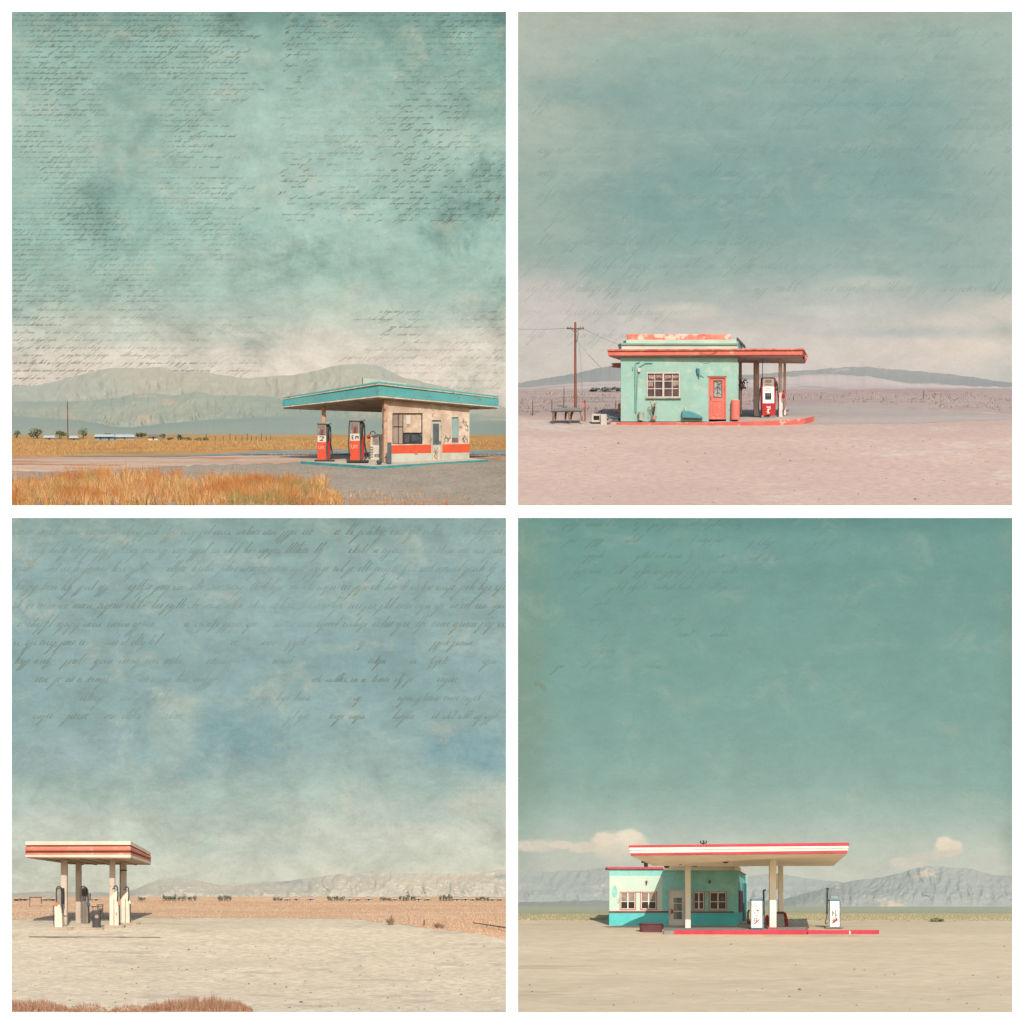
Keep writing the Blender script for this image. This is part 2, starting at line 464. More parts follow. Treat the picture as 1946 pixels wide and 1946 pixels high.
GRAVEL1 = mat('grey_gravel', (190, 175, 153), (174, 160, 140), .5, fine=(7, (120, 108, 94), .6), bump=.5, bs=9, k=.54)
FIELD1 = mat('orange_field', (206, 148, 84), (188, 150, 88), .22, c3=(150, 98, 56), s3=.5, t3=.56, stretch=(.35, 1.6, 1), fine=(5, (120, 94, 54), .5), bump=.8, bs=6, k=.66)
PINK1 = mat('pinkish_dirt', (206, 180, 156), (196, 160, 132), .3, c3=(186, 120, 72), s3=.55, t3=.53, stretch=(.25, 1.4, 1), fine=(6, (150, 122, 100), .4), bump=.6, bs=8, k=.64)
ROAD1 = mat('blue_grey_asphalt', (132, 146, 144), (118, 130, 130), .8, bump=.3, k=.7)
sheet(A, 'ground', 826, 961, 22, 962, GRAVEL1, 0, 160, 90)
sheet(A, 'dirt', [(22, 864), (500, 866), (640, 866), (962, 868)], [(22, 899), (200, 893), (330, 886), (560, 880), (700, 875), (962, 874)], 22, 962, PINK1, .008, 160, 20, 2.5)
sheet(A, 'field', 826.5, [(22, 868), (150, 868), (330, 868), (460, 862), (560, 858), (962, 858)], 22, 962, FIELD1, .016, 160, 30, 1.2)
sheet(A, 'road', [(120, 867), (330, 866.5), (450, 861.5), (520, 857.5), (640, 856), (800, 856), (962, 856.5)], [(120, 868), (330, 868.5), (450, 865.5), (520, 864), (640, 864), (800, 864.5), (962, 865)], 120, 962, ROAD1, .03, 120, 6)
HILL1 = mat('hazy_far_hill', (184, 194, 184), (198, 192, 172), .05, bump=.3, bs=1.2, k=.41)  # distance haze is put into the pale hill colour
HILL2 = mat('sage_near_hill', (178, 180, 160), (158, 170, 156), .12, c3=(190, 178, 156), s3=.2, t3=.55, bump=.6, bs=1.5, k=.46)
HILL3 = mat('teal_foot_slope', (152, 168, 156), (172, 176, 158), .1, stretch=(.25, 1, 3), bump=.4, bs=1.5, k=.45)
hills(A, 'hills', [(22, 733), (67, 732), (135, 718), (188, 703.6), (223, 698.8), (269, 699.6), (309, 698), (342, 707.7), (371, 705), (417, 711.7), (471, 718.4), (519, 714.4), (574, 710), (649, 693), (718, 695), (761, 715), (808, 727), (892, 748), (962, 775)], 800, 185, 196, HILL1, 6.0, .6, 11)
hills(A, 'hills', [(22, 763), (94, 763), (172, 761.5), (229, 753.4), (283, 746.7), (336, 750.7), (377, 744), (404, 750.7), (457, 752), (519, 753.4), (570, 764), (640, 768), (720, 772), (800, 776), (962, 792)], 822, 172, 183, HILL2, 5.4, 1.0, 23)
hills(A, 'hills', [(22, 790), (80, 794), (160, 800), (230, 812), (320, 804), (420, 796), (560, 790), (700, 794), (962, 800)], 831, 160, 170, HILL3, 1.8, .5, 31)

# village and shrubs along the far edge of the field
for u, v, w, h, lab in [(31, 833, 17, 15, 'dusty green shrub at the very left edge of the orange field'), (71, 834, 27, 20, 'broad round green shrub left of the tall bare pole in the orange field'),
                        (113, 834.5, 22, 15, 'low olive shrub just left of the tall bare pole'), (158, 833, 19, 18, 'tall green shrub beside the blue shed'), (204, 831, 13, 8, 'small dark tree behind the roof of the blue shed'),
                        (269, 832, 17, 8, 'small grey green tree between the white shed and the cream hut'), (309, 834, 12, 9, 'small dark shrub right of the cream hut'), (341, 837, 13, 10, 'lone dark shrub between low scrub and fence posts'),
                        (324, 836.5, 10, 6, 'tiny brownish shrub beside the cream hut')]:
    tree(A, u, v, w, h, lab, LEAF_GREY, BARK, 'shrubs along the far village', 'shrub', 260, .12, cat='shrub')
for k, (u, w) in enumerate([(357, 12), (374, 16), (391, 14)]):
    tree(A, u, 837.5, w, 5.5, ['low scrub clump left in the row before the fence posts', 'low scrub clump middle in the row before the fence posts', 'low scrub clump right in the row before the fence posts'][k], LEAF_GREY, BARK, 'shrubs along the far village', 'shrub', 130, .1, cat='shrub')
def shed(W, u0, v0, u1, v1, d, wall, roof, label, ridge=.35, doors=1, group='far village sheds'):
    f = W.face(u0, d)
    T = Thing(W, 'shed', label, 'shed', f.pt((u0 + u1) / 2, v1), group)
    h = v1 - v0; e = v0 + h * ridge
    T.part('wall', MB().fr(f, u0, e, u1, v1 + 1, 0, 2.5), wall, bevel=0)
    a, b, c, dd = f.pt(u0 - .6, e + .2, .15), f.pt(u1 + .6, e + .2, .15), f.pt(u1 - 1, v0, -1.2), f.pt(u0 + 1, v0, -1.2)
    t = Vector((0, 0, .06)); mb = MB().hexa([a, b, c, dd], [a + t, b + t, c + t, dd + t])
    a2, b2 = f.pt(u0 - .6, e + .2, -2.6), f.pt(u1 + .6, e + .2, -2.6)
    mb.hexa([dd, c, b2, a2], [dd + t, c + t, b2 + t, a2 + t])
    T.part('roof', mb, roof, bevel=0)
    for k in range(doors):
        q = u0 + (u1 - u0) * (k + .6) / (doors + .3)
        T.part('door', MB().fr(f, q, e + h * .15, q + max(1.6, h * .3), v1, .04, .03), DARKIN, bevel=0)
    return T
BLUE = mat('faded_blue_sheet', (132, 164, 182), (112, 146, 168), .8); WHITEW = mat('whitewash', (216, 216, 204), (196, 198, 188), .6)
TIN = mat('pale_tin', (196, 208, 208), (176, 190, 192), .8, rough=.5)
shed(A, 180, 827, 217, 836, 148.5, BLUE, TIN, 'long faded blue shed in the far village', .3, 2)
shed(A, 219, 827, 255, 834.5, 149.2, WHITEW, TIN, 'long white shed right of the blue shed', .45, 1)
shed(A, 281, 827, 300, 836, 148.6, WHITEW, mat('brown_tin', (150, 132, 116), (130, 112, 98), 1), 'small cream hut with dark door beyond the field', .3, 1)
shed(A, 83, 829, 104, 835.5, 149, WHITEW, TIN, 'low white hut between two green shrubs', .4, 1)
shed(A, 132, 829.5, 148, 836.5, 148.7, mat('sage_sheet', (180, 192, 176)), TIN, 'small sage hut right behind the tall bare pole', .4, 1)
b = A.g(129, 837)
single(A, 'utility_pole', MB().tube([b, A.p(128.6, 800, b.y), A.p(128.3, 763, b.y)], .045, 8, .03), WOOD, 'tall thin bare pole rising above the left field', 'pole', b)
k = 0
for u in [392, 409, 424, 437, 448, 460, 470, 478, 487, 497, 506, 514]:
    b = A.g(u, 837.5)
    single(A, 'fence_post', MB().tube([b, A.p(u, 837.5 - (9 if k % 3 else 14), b.y)], .028, 6, .02), WOOD, 'thin fence post in the line at the far side of the orange field', 'fence post', b, 'far field fence posts'); k += 1

# foreground grass
rnd = random.Random(5)
spots = []
topc = [(22, 908), (60, 900), (120, 893), (180, 884), (230, 887), (300, 886), (380, 890), (440, 894), (500, 898), (560, 897), (600, 902), (640, 922), (665, 950)]
for k in range(980):                          # clumps of wiry stems fanning out from their roots
    cu = 24 + 630 * rnd.random() ** 1.12; t = rnd.random() ** .9
    vt = pw(topc, cu) + 9 * noise.noise(Vector((cu * .05, 0, 2))) + 5 * noise.noise(Vector((cu * .19, 3, 2)))
    cv = vt + 20 + (985 - vt - 20) * t
    big = .75 + .6 * noise.noise(Vector((cu * .03, cv * .05, 4)))
    for j in range(int(58 * (1.2 if t < .3 else 1))):
        a = rnd.uniform(0, 6.283); r = rnd.random() ** .5
        u = cu + math.cos(a) * r * 9; v = cv + math.sin(a) * r * 3.5
        h = max(.14, min(rnd.gauss(.8, .22) * big * (1.15 - .5 * r), (v - vt + 14) * .029)) * (1.35 if rnd.random() < .06 else 1)
        if v > 960.3 or not 23 < u < 668: continue
        spots.append((u, v, h, a + rnd.uniform(-.6, .6), r * rnd.uniform(.2, 1.1)))
GRASS = mat('dry_orange_grass', (200, 130, 70), c2=(184, 116, 62), island=[(0, (104, 70, 44)), (.22, (184, 118, 62)), (.6, (216, 156, 90)), (.85, (226, 186, 126)), (1, (236, 212, 168))], k=.7, bump=0, scale=.3, c3=(158, 138, 84), s3=.3, t3=.56)
blades(A, 'grass', spots, GRASS, .0065, 'tall dry orange grass filling the foreground', .8)
spots = []
while len(spots) < 520:
    u = rnd.uniform(660, 900)
    if rnd.random() > .75 - (u - 660) / 520 + .3 * noise.noise(Vector((u * .06, 1, 1))): continue
    v = 960.5 - rnd.random() ** 1.8 * (26 if u < 800 else 18)
    spots.append((u, v, rnd.uniform(.08, .34) * (2.2 if rnd.random() < .03 else 1)))
blades(A, 'grass', spots, GRASS, .008, 'short sparse orange grass at the foot of the gravel')
spots = []
for i in range(9000):
    u = rnd.uniform(24, 960); v = rnd.uniform(838, 866)
    if abs(v - pw([(22, 867), (450, 862), (520, 860), (962, 860)], u)) < 4.5 and u > 150: continue
    spots.append((u, v, rnd.uniform(.08, .26)))
blades(A, 'grass', spots, mat('field_stubble', (198, 150, 82), island=[(0, (150, 100, 56)), (.5, (198, 140, 76)), (1, (204, 176, 118))], k=.6, bump=0), .014, 'stubble of dry grass over the far field')

# ---- the station
TEAL = mat('teal_enamel', (92, 172, 168), (78, 156, 156), .9, c3=(132, 96, 74), s3=2.2, t3=.59, fine=(1.3, (110, 158, 150), .5), rough=.6)
TEALTRIM = mat('cream_trim', (218, 206, 184), (196, 172, 146), 1.6, c3=(136, 82, 54), s3=2.4, t3=.58)
SOFF = mat('stained_soffit', (196, 180, 164), (166, 148, 134), .5, c3=(120, 84, 66), s3=1.2, t3=.6)
PEACH = mat('peach_plaster', (228, 206, 182), (200, 168, 140), .6, c3=(160, 128, 108), s3=1.5, t3=.57, fine=(1.1, (176, 142, 120), .55), bump=.6, bs=8)
REDB = mat('orange_red_band', (222, 92, 58), (206, 80, 52), 1.2, c3=(190, 130, 104), s3=3, t3=.64)
PALEB = mat('pale_grey_base', (198, 198, 182), (176, 172, 154), .9, c3=(132, 106, 84), s3=2.2, t3=.6)
GREYP = mat('grey_paint', (150, 146, 134), (126, 120, 110), 1.4, c3=(126, 88, 64), s3=3.5, t3=.62)
INK = mat('black_spray', (58, 66, 70), bump=0); SPRAY = mat('grey_spray', (108, 106, 104), (150, 134, 122), 3, bump=0)
dC, dL, dR, dB = 124.0, 127.4, 127.6, 133
P = A.p
# raised platform
T = Thing(A, 'platform', 'teal edged concrete platform under the orange and teal pumps', 'platform', P(711, 890, 122.3))
c4 = [P(711, 886.6, 122.3), P(926.5, 873.4, 126.5), P(800, 862, 130), P(573, 876.8, 124.8)]
low = [q + Vector((0, 0, -.5)) for q in c4]
T.part('slab', MB().add(c4 + low, [(0, 1, 2, 3), (7, 6, 5, 4), (0, 4, 5, 1), (1, 5, 6, 2), (2, 6, 7, 3), (3, 7, 4, 0)]), mat('dusty_slab', (206, 192, 172), (186, 170, 150), .6, fine=(6, (140, 124, 108), .4)), bevel=0)
def curb(a, b, w, h, out):
    o = (b - a).normalized(); n = Vector((o.y, -o.x, 0)) * out
    z = Vector((0, 0, .012))
    return MB().hexa([a + n * w + z, b + n * w + z, b + z, a + z], [q + Vector((0, 0, -h)) for q in (a + n * w + z, b + n * w + z, b + z, a + z)])
TC = mat('teal_curb', (74, 150, 148), (60, 128, 130), 1.2, c3=(150, 136, 118), s3=3, t3=.64)
mb = curb(c4[3], c4[0], .1, .17, 1); m2 = curb(c4[0], c4[1], .1, .17, 1)
mb.add(m2.v, m2.f); T.part('curb', mb, TC, bevel=.01)

wall = Face(A, 730, 124.5, 892, 127.1, 850)
base = wall.pt(810, 876)
G = Thing(A, 'gas_station', 'weathered corner gas station with wide teal canopy and orange red band', 'gas station', base)
# wall with openings, in strips along the face; slopes follow the platform
def vt(u): return 757 + (u - 730) * .02            # wall top (under the soffit)
def vbase(u): return 880 - (u - 730) * .034
def vr1(u): return 846.6 - (u - 730) * .0185       # band top
def vr2(u): return 862.5 - (u - 730) * .0155       # band bottom
ops = [(746, 803, 785, 844), (819.5, 840.5, 797, 900), (858, 872, 792, 842)]
mb = MB(); mr = [MB(), MB()]; mp = [MB(), MB()]
def strip(u0, u1):
    mid = (u0 + u1) / 2; op = [o for o in ops if o[0] <= mid <= o[1]]
    def q(m, fa, fb, off, th): m.fp(wall, [(u0, fa(u0)), (u0, fb(u0)), (u1, fb(u1)), (u1, fa(u1))], off, th)
    if not op: q(mb, vt, vr1, 0, .25)
    else:
        o = op[0]; q(mb, vt, lambda u: o[2], 0, .25)
        if o[3] < 870: q(mb, lambda u: o[3], vr1, 0, .25)
    if not op or op[0][3] < 870:
        k = 0 if mid < 830 else 1
        q(mr[k], vr1, vr2, .012, .26); q(mp[k], vr2, vbase, .02, .27)
xs = [729.5, 746, 803, 819.5, 840.5, 858, 872, 892]
for a, b in zip(xs, xs[1:]): strip(a, b)
# side and back walls of the building
e0, e1 = wall.pt(729.5, 800, 0), wall.pt(892, 800, 0); inn = -wall.n * 4.2
for e, sgn, inn in ((e0, 1, Vector((.35, 4.4, 0))), (e1, -1, inn)):
    t = wall.t * .25 * sgn
    zt, zb = wall.pt(730, 757).z, wall.pt(730, 880).z - .3
    o = [Vector((x.x, x.y, z)) for x, z in ((e - wall.n * .25, zb), (e - wall.n * .25, zt), (e + inn, zt), (e + inn, zb))]
    mb.prism(o, t)
o = [Vector((x.x, x.y, z)) for x, z in ((e0 + Vector((.35, 4.4, 0)), zb), (e0 + Vector((.35, 4.4, 0)), zt), (e1 + inn, zt), (e1 + inn, zb))]
mb.prism(o, -wall.n * .2)
wob = G.part('wall', mb, PEACH, bevel=0)
for k in (0, 1): G.part('painted_band', mr[k], REDB, bevel=0); G.part('base_course', mp[k], PALEB, bevel=0)
# window with broken panes
wn = G.part('window', MB().frame(wall, 746, 785, 803, 844, 1.2, -.03, .08), INK, bevel=0)
mb = MB()
for u in (757, 765.5): mb.fr(wall, u, 786, u + .9, 843, -.05, .04)
mb.fr(wall, 747, 810, 765.5, 811, -.05, .04); mb.fr(wall, 767, 822, 803, 823, -.05, .04); mb.fr(wall, 780, 823, 781, 843, -.05, .04)
G.part('mullions', mb, INK, wn, bevel=0)
G.part('board', MB().fp(wall, [(766.5, 786), (766.5, 822), (802, 822), (802, 786)], -.1, .03), PEACH, wn, bevel=0, label='peach boarded half of the window')
G.part('pane', MB().fr(wall, 747, 786, 766, 843, -.09, .01), mat('dusty_pane', (176, 156, 138), (150, 128, 114), .9, rough=.3), wn, bevel=0)
G.part('pane', MB().fr(wall, 772, 789, 780, 806, -.075, .02), mat('pale_pane', (206, 204, 190), rough=.3), wn, bevel=0)
G.part('pane', MB().fr(wall, 767, 823, 803, 843, -.12, .02), GLASS_DARK, wn, bevel=0, label='dark broken lower pane')
mb = MB()
for a, b, c, d in [(770, 828, 777, 841), (783, 826, 796, 839), (797, 825, 801, 842)]: mb.fr(wall, a, b, c, d, -.08, .06)
G.part('crate', mb, mat('slate_box', (92, 98, 100), (66, 72, 76), 1.4), wn, bevel=.005)
# door
dr = G.part('door', MB().fr(wall, 821.5, 800, 838.5, 877, -.06, .05).frame(wall, 819.5, 797, 840.5, 878, 1.6, .03, .12), mat('pale_door', (206, 198, 178), (182, 172, 152), 1, c3=(140, 96, 70), s3=3, t3=.6), bevel=0)
G.part('pane', MB().fr(wall, 823, 805, 834.5, 845, -.045, .02), mat('slate_pane', (84, 92, 96), (106, 112, 114), 1, rough=.15, bump=0), dr, bevel=0)
mb = MB()
for q in ([(826, 852), (829, 860), (825, 866), (831, 873)], [(833, 850), (828, 858), (833, 862)], [(824, 856), (832, 868)]): mb.stroke(wall, q, 1.0, -.03)
G.part('graffiti', mb, mat('rust_scrawl', (168, 108, 80), bump=0), dr, bevel=0)
G.part('handle', MB().fr(wall, 836, 838, 837.2, 844, .01, .06), RUBBER, dr, bevel=0)
w2 = G.part('window', MB().frame(wall, 858, 792, 872, 842, .9, .02, .1), PALEB, bevel=0)
G.part('pane', MB().fr(wall, 858.9, 793, 871.1, 832, -.05, .02), mat('teal_pane', (150, 176, 168), (132, 160, 156), .8, rough=.25), w2, bevel=0)
G.part('board', MB().fr(wall, 858.9, 832, 871.1, 841, -.03, .03), mat('dull_red_board', (150, 104, 100), (96, 84, 88), 2.5), w2, bevel=0)
rnd = random.Random(8)
for (u0, v0, u1, v1, n) in [(841, 822, 856, 842, 9), (876, 796, 889, 812, 6), (875, 813, 889, 819, 4), (877, 826, 888, 842, 16), (768, 823, 802, 830, 7)]:
    mb = MB(); last = None
    for i in range(n):
        x = u0 + (u1 - u0) * rnd.random() * .8; y = v0 + (v1 - v0) * rnd.random()
        if i and last: x, y = rnd.choice(last)
        q = [(x, y)]; last = q
        for s in range(4): x += rnd.uniform(-1, 3.2); y += rnd.uniform(-5, 5); q.append((max(u0, min(u1, x)), max(v0, min(v1, y))))
        mb.stroke(wall, q, rnd.uniform(.5, 1.0), .03)
    G.part('graffiti', mb, SPRAY, bevel=0)
mb = MB().fr(wall, 730, 758, 737, 879, .06, .3)
G.part('corner_post', mb, mat('rust_peach', (208, 170, 140), (176, 130, 104), 1.2, c3=(120, 76, 56), s3=3, t3=.56), bevel=.02)
# canopy: a wedge shaped roof slab, thickest at the near corner
def quad(C, L, R, B): return [P(*C), P(*R), P(*B), P(*L)]
def slab(t, b, m, name, par=None, bev=.02):
    return G.part(name, MB().add([*t, *b], [(0, 1, 2, 3), (7, 6, 5, 4), (0, 4, 5, 1), (1, 5, 6, 2), (2, 6, 7, 3), (3, 7, 4, 0)]), m, par, bevel=bev)
def ring(fC, fL, fR, grow=0.0, vB=(746, 781)):     # f = fraction down the fascia
    vC, vL, vR, vBk = 724.6 + 30.4 * fC, 755 + 19.8 * fL, 752.5 + 22.6 * fR, 762 + 17 * fC
    return [P(720 + 0, vC, dC - grow), P(948 + grow * 2, vR, dR - grow * .3), P(760, vBk, dB), P(536.5 - grow * 2, vL, dL - grow * .3)]
cano = slab(ring(.0, .0, .0), ring(.13, .15, .14), TEAL, 'canopy')
slab(ring(.13, .15, .14, .1), ring(.21, .24, .22, .1), TEALTRIM, 'trim', cano)
slab(ring(.21, .24, .22), ring(.9, .9, .9), TEAL, 'fascia', cano)
slab(ring(.9, .9, .9, .1), ring(1, 1, 1, .1), TEALTRIM, 'trim', cano)
i0 = [P(720, 755.2, dC), P(946, 775.3, dR), P(728, 780, dB), P(538, 775, dL)]
slab(i0, [P(720, 757, dC + .3), P(944, 777, dR), P(728, 783.5, dB - .3), P(540, 777.4, dL + .2)], SOFF, 'soffit', cano, 0)
mb = MB()
for t in (.25, .5, .75):
    a = i0[3] + (i0[0] - i0[3]) * t + Vector((.05, .3, -.08)); b = i0[2] + (i0[1] - i0[2]) * t * .4 + Vector((0, -.6, -.1))
    mb.tube([a, b], .07, 4)
G.part('beam', mb, SOFF, cano, bevel=0)
f = A.face(615, 126.6)
T_ = MB().fr(f, 611, 773.5, 618.6, 876, 0, .24)
G.part('column', T_, mat('rust_column', (206, 160, 128), (184, 128, 98), 1.3, c3=(130, 80, 58), s3=3, t3=.6), bevel=.02)
mb = MB().add([P(689, 718.6, 128.6), P(689, 730, 128.6), P(774, 741, 129.6), P(774, 729, 129.6)] + [P(689, 718.6, 129.4), P(689, 730, 129.4), P(774, 741, 130.4), P(774, 729, 130.4)], [(0, 1, 2, 3), (7, 6, 5, 4), (0, 4, 5, 1), (1, 5, 6, 2), (2, 6, 7, 3), (3, 7, 4, 0)])
G.part('roof_box', mb, mat('pale_green_sheet', (188, 192, 170), (168, 174, 154), 1), bevel=.02)
G.part('vent_pipe', MB().tube([P(689, 731, 128.5), P(688.8, 718, 128.5)], .03), STEEL, bevel=0)

# ---- pumps
PRED = mat('pump_orange_red', (226, 84, 52), (208, 70, 46), 1.4, c3=(176, 120, 96), s3=4, t3=.66, rough=.55)
PSIDE = mat('pump_crimson', (190, 44, 44), rough=.5); PWHITE = mat('pump_white', (226, 216, 200), (204, 192, 176), 1.6, c3=(150, 110, 88), s3=4, t3=.64)
def pump1(u0, v0, sc, label, mark, base_v):
    d = dp(base_v)
    f = A.face(u0, d); X = lambda a: u0 + a * sc; Y = lambda b: v0 + b * sc
    T = Thing(A, 'gas_pump', label, 'gas pump', f.pt(X(10), base_v), 'old red pumps on the teal platform')
    T.part('base', MB().fr(f, X(-6), Y(74.5), X(33), Y(78.5), .18, .75), RUBBER, bevel=.02)
    b = T.part('body', MB().fr(f, X(0), Y(3), X(18), Y(75), 0, .5), GREYP, bevel=.02)
    T.part('lower_panel', MB().fr(f, X(.4), Y(39), X(17.6), Y(74.5), .02, .03), PRED, b, bevel=0)
    lp = T.part('price_panel', MB().fr(f, X(.4), Y(26), X(17.6), Y(39), .025, .03), PWHITE, b, bevel=0)
    mb = MB()
    for q in mark: mb.stroke(f, [(X(a), Y(c)) for a, c in q], 1.5 * sc, .03)
    T.part('lettering', mb, INK, lp, bevel=0)
    mb = MB()
    for q in [[(3, 46), (2, 49), (4, 53), (6, 53)], [(7, 47), (7, 53)], [(7, 47), (10, 47), (10, 50), (7, 50), (10, 53)], [(15, 47), (12, 48), (12, 52), (15, 53)]]: mb.stroke(f, [(X(a), Y(c)) for a, c in q], 1.2 * sc, .028)
    T.part('lettering', mb, mat('pink_letters', (228, 160, 136), bump=0), b, bevel=0)
    g = T.part('glass', MB().fr(f, X(1.2), Y(6.5), X(16.8), Y(26), .005, .02), mat('smoky_glass', (160, 148, 136), (120, 108, 100), 2.4, rough=.2), b, bevel=0)
    mb = MB()
    for a in (5.2, 9.2, 13.2): mb.fr(f, X(a), Y(7), X(a + .7), Y(25), .03, .02)
    mb.fr(f, X(7), Y(14), X(12), Y(25), .02, .02)
    T.part('dial_bars', mb, mat('maroon_bars', (130, 66, 58)), g, bevel=0)
    T.part('cap', MB().fr(f, X(-.8), Y(0), X(26), Y(3.4), .06, .66), STEEL, bevel=.02)
    f2 = A.face(u0, d + .12)
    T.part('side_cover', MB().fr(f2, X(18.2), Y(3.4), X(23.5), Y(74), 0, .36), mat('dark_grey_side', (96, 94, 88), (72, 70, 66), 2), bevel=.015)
    T.part('side_panel', MB().fr(f2, X(22), Y(31), X(26), Y(72), .04, .3), PSIDE, bevel=.02)
    hs = T.part('hose', MB().tube([f.pt(X(a), Y(c), .08) for a, c in [(24, 5), (26.5, 10), (27, 24), (26.6, 40), (28.5, 54), (30.5, 64), (29, 72), (26, 73)]], .04 * sc, 6), RUBBER, bevel=0, smooth=1)
    T.part('nozzle', MB().tube([f.pt(X(24), Y(9), .12), f.pt(X(23), Y(18), .12), f.pt(X(22.6), Y(30), .1)], .06 * sc, 6, .035), RUBBER, hs, bevel=0)
    if sc > 1: T.part('hose', MB().tube([f.pt(X(a), Y(c), .05) for a, c in [(0, 2), (-1.6, 12), (-1.8, 34), (-2.6, 46), (-1.4, 60), (.5, 66)]], .03, 6), RUBBER, bevel=0, smooth=1)
    return T
pump1(603, 803, .95, 'smaller red pump at the left end of the teal platform', [[(4, 29), (9, 28), (12, 31), (8, 35), (5, 36), (12, 36)], [(12, 28), (14, 31)]], 876)
pump1(665, 797, 1.04, 'larger red pump with two hoses near the platform corner', [[(3, 30), (7, 30)], [(4, 30), (4, 36), (7, 36)], [(4, 33), (6, 33)], [(10, 36), (11, 30), (13, 33), (15, 30), (15, 36)]], 879)
f = A.face(715, 126.3)
T = Thing(A, 'pump_cabinet', 'cream metal cabinet standing between the red pump and the wall', 'cabinet', f.pt(715, 876))
b = T.part('body', MB().fp(f, [(706, 828), (704, 832), (704, 876), (731, 876), (731, 826), (716, 825)], 0, .6), PWHITE, bevel=.02)
T.part('dial_face', MB().fr(f, 708, 830, 722, 845, .02, .03), mat('grey_dials', (176, 164, 150), (130, 118, 110), 4), b, bevel=0)
mb = MB()
for i in range(5): mb.fr(f, 701, 849 + i * 4.6, 709, 850.6 + i * 4.6, .03, .05)
T.part('louvre', mb, GREYP, b, bevel=0)
mb = MB()
for u in (712, 715.5, 719): mb.fr(f, u, 863, u + 2, 868.5, .02, .03)
T.part('lettering', mb, INK, b, bevel=0)
T.part('hose', MB().tube([f.pt(a, c, .05) for a, c in [(703, 826), (705, 821), (710, 819), (714, 824)]], .025), RUBBER, bevel=0)
T.part('lamp', MB().tube([f.pt(697.5, 831, .05), f.pt(703.5, 829, .05)], .11, 8), PSIDE, bevel=0)
f = A.face(740, 123.6)
T = Thing(A, 'bollard', 'blue grey square bollard in front of the station corner', 'bollard', f.pt(740, 880))
T.part('post', MB().fr(f, 736, 842, 743.5, 881, 0, .24), mat('slate_blue', (88, 106, 112), (74, 88, 94), 1.6, c3=(130, 120, 104), s3=4, t3=.66), bevel=.02)
T.part('cap', MB().fr(f, 735.4, 839.5, 744.2, 842, .03, .3), mat('ochre_cap', (196, 150, 92)), bevel=.02)
f = A.face(720, 123.4); q = f.pt(721, 881)
mb = MB().tube([f.pt(716, 879.2), f.pt(719, 877.4), f.pt(723, 877.4), f.pt(726, 879.4)], .09, 7, .06).tube([f.pt(717, 880, .1), f.pt(724, 880, .1)], .07, 7)
single(A, 'rag_bundle', mb, RUBBER, 'small black bundle lying on the platform by the bollard', 'rags', q, smooth=1)
# ================================================================== SET 2, top right: mint hut with coral roof on pink dirt
Bw = World(984, 22, 745, [(738, 152), (745, 148), (757, 140), (770, 133), (785, 127), (796, 124), (808, 121.5), (830, 118.5), (961, 107.5)], 2.0)
P = Bw.p
st = [(0, (164, 176, 164)), (.05, (154, 178, 168)), (.18, (144, 172, 164)), (.33, (136, 167, 160)), (.45, (142, 170, 163)), (.52, (158, 178, 170)), (.59, (190, 191, 183)), (.66, (210, 202, 192)), (.74, (214, 202, 193)), (.85, (210, 198, 190))]
bl = [(.0, .0, .3, .9, (178, 186, 172), .75, .9, .9), (1.02, .2, .22, .9, (166, 182, 172), .7, .9, .9), (.3, -.02, .8, .12, (172, 180, 166), .5, .8, .9),
      (.12, .16, .2, .05, (134, 166, 162), .55, 1.0, .8), (.32, .38, .4, .1, (128, 162, 156), .5, 1.0, .9), (.7, .17, .22, .07, (128, 164, 160), .4, .9, .9),
      (.04, .6, .2, .1, (206, 198, 190), .8, 1.4, .8), (.33, .6, .1, .025, (212, 206, 194), .7, 1.0, .6), (.92, .68, .22, .05, (222, 208, 195), .85, 1.5, .7), (.99, .6, .14, .05, (214, 205, 194), .8, 1.5, .75), (.86, .62, .1, .025, (216, 206, 194), .6, 1.5, .8),
      (.62, .6, .14, .02, (204, 206, 194), .6, 1.1, .8), (.72, .54, .12, .02, (196, 202, 190), .5, 1.1, .8), (.78, .645, .3, .02, (176, 184, 180), .55, .9, .9), (.15, .7, .3, .04, (210, 202, 192), .5, .9, .9)]
mo = [(3.2, .5, .72, (122, 158, 153), .5, (.6, 1.8, 1), (.5, .3, .5, .4)), (4, .54, .75, (178, 190, 176), .5, (.6, 2.6, 1), (.5, .2, .8, .5)), (14, .56, .72, (190, 196, 182), .3, (.4, 2, 1), None)]
rnd = random.Random(21); words = []; y = 70
while y < 650:
    words += script(rnd, 1020 if y < 500 else 1000, 1915 if y < 560 else 1300, y, 8, 1.0, .15, .34); y += 44
sky(Bw, 742, 200, sky_mat('sky_paper_pink', st, bl, mo, .035, grunge=.34), ink_mat('grey_ink', (104, 132, 124), .36, .1), words, 1.1)

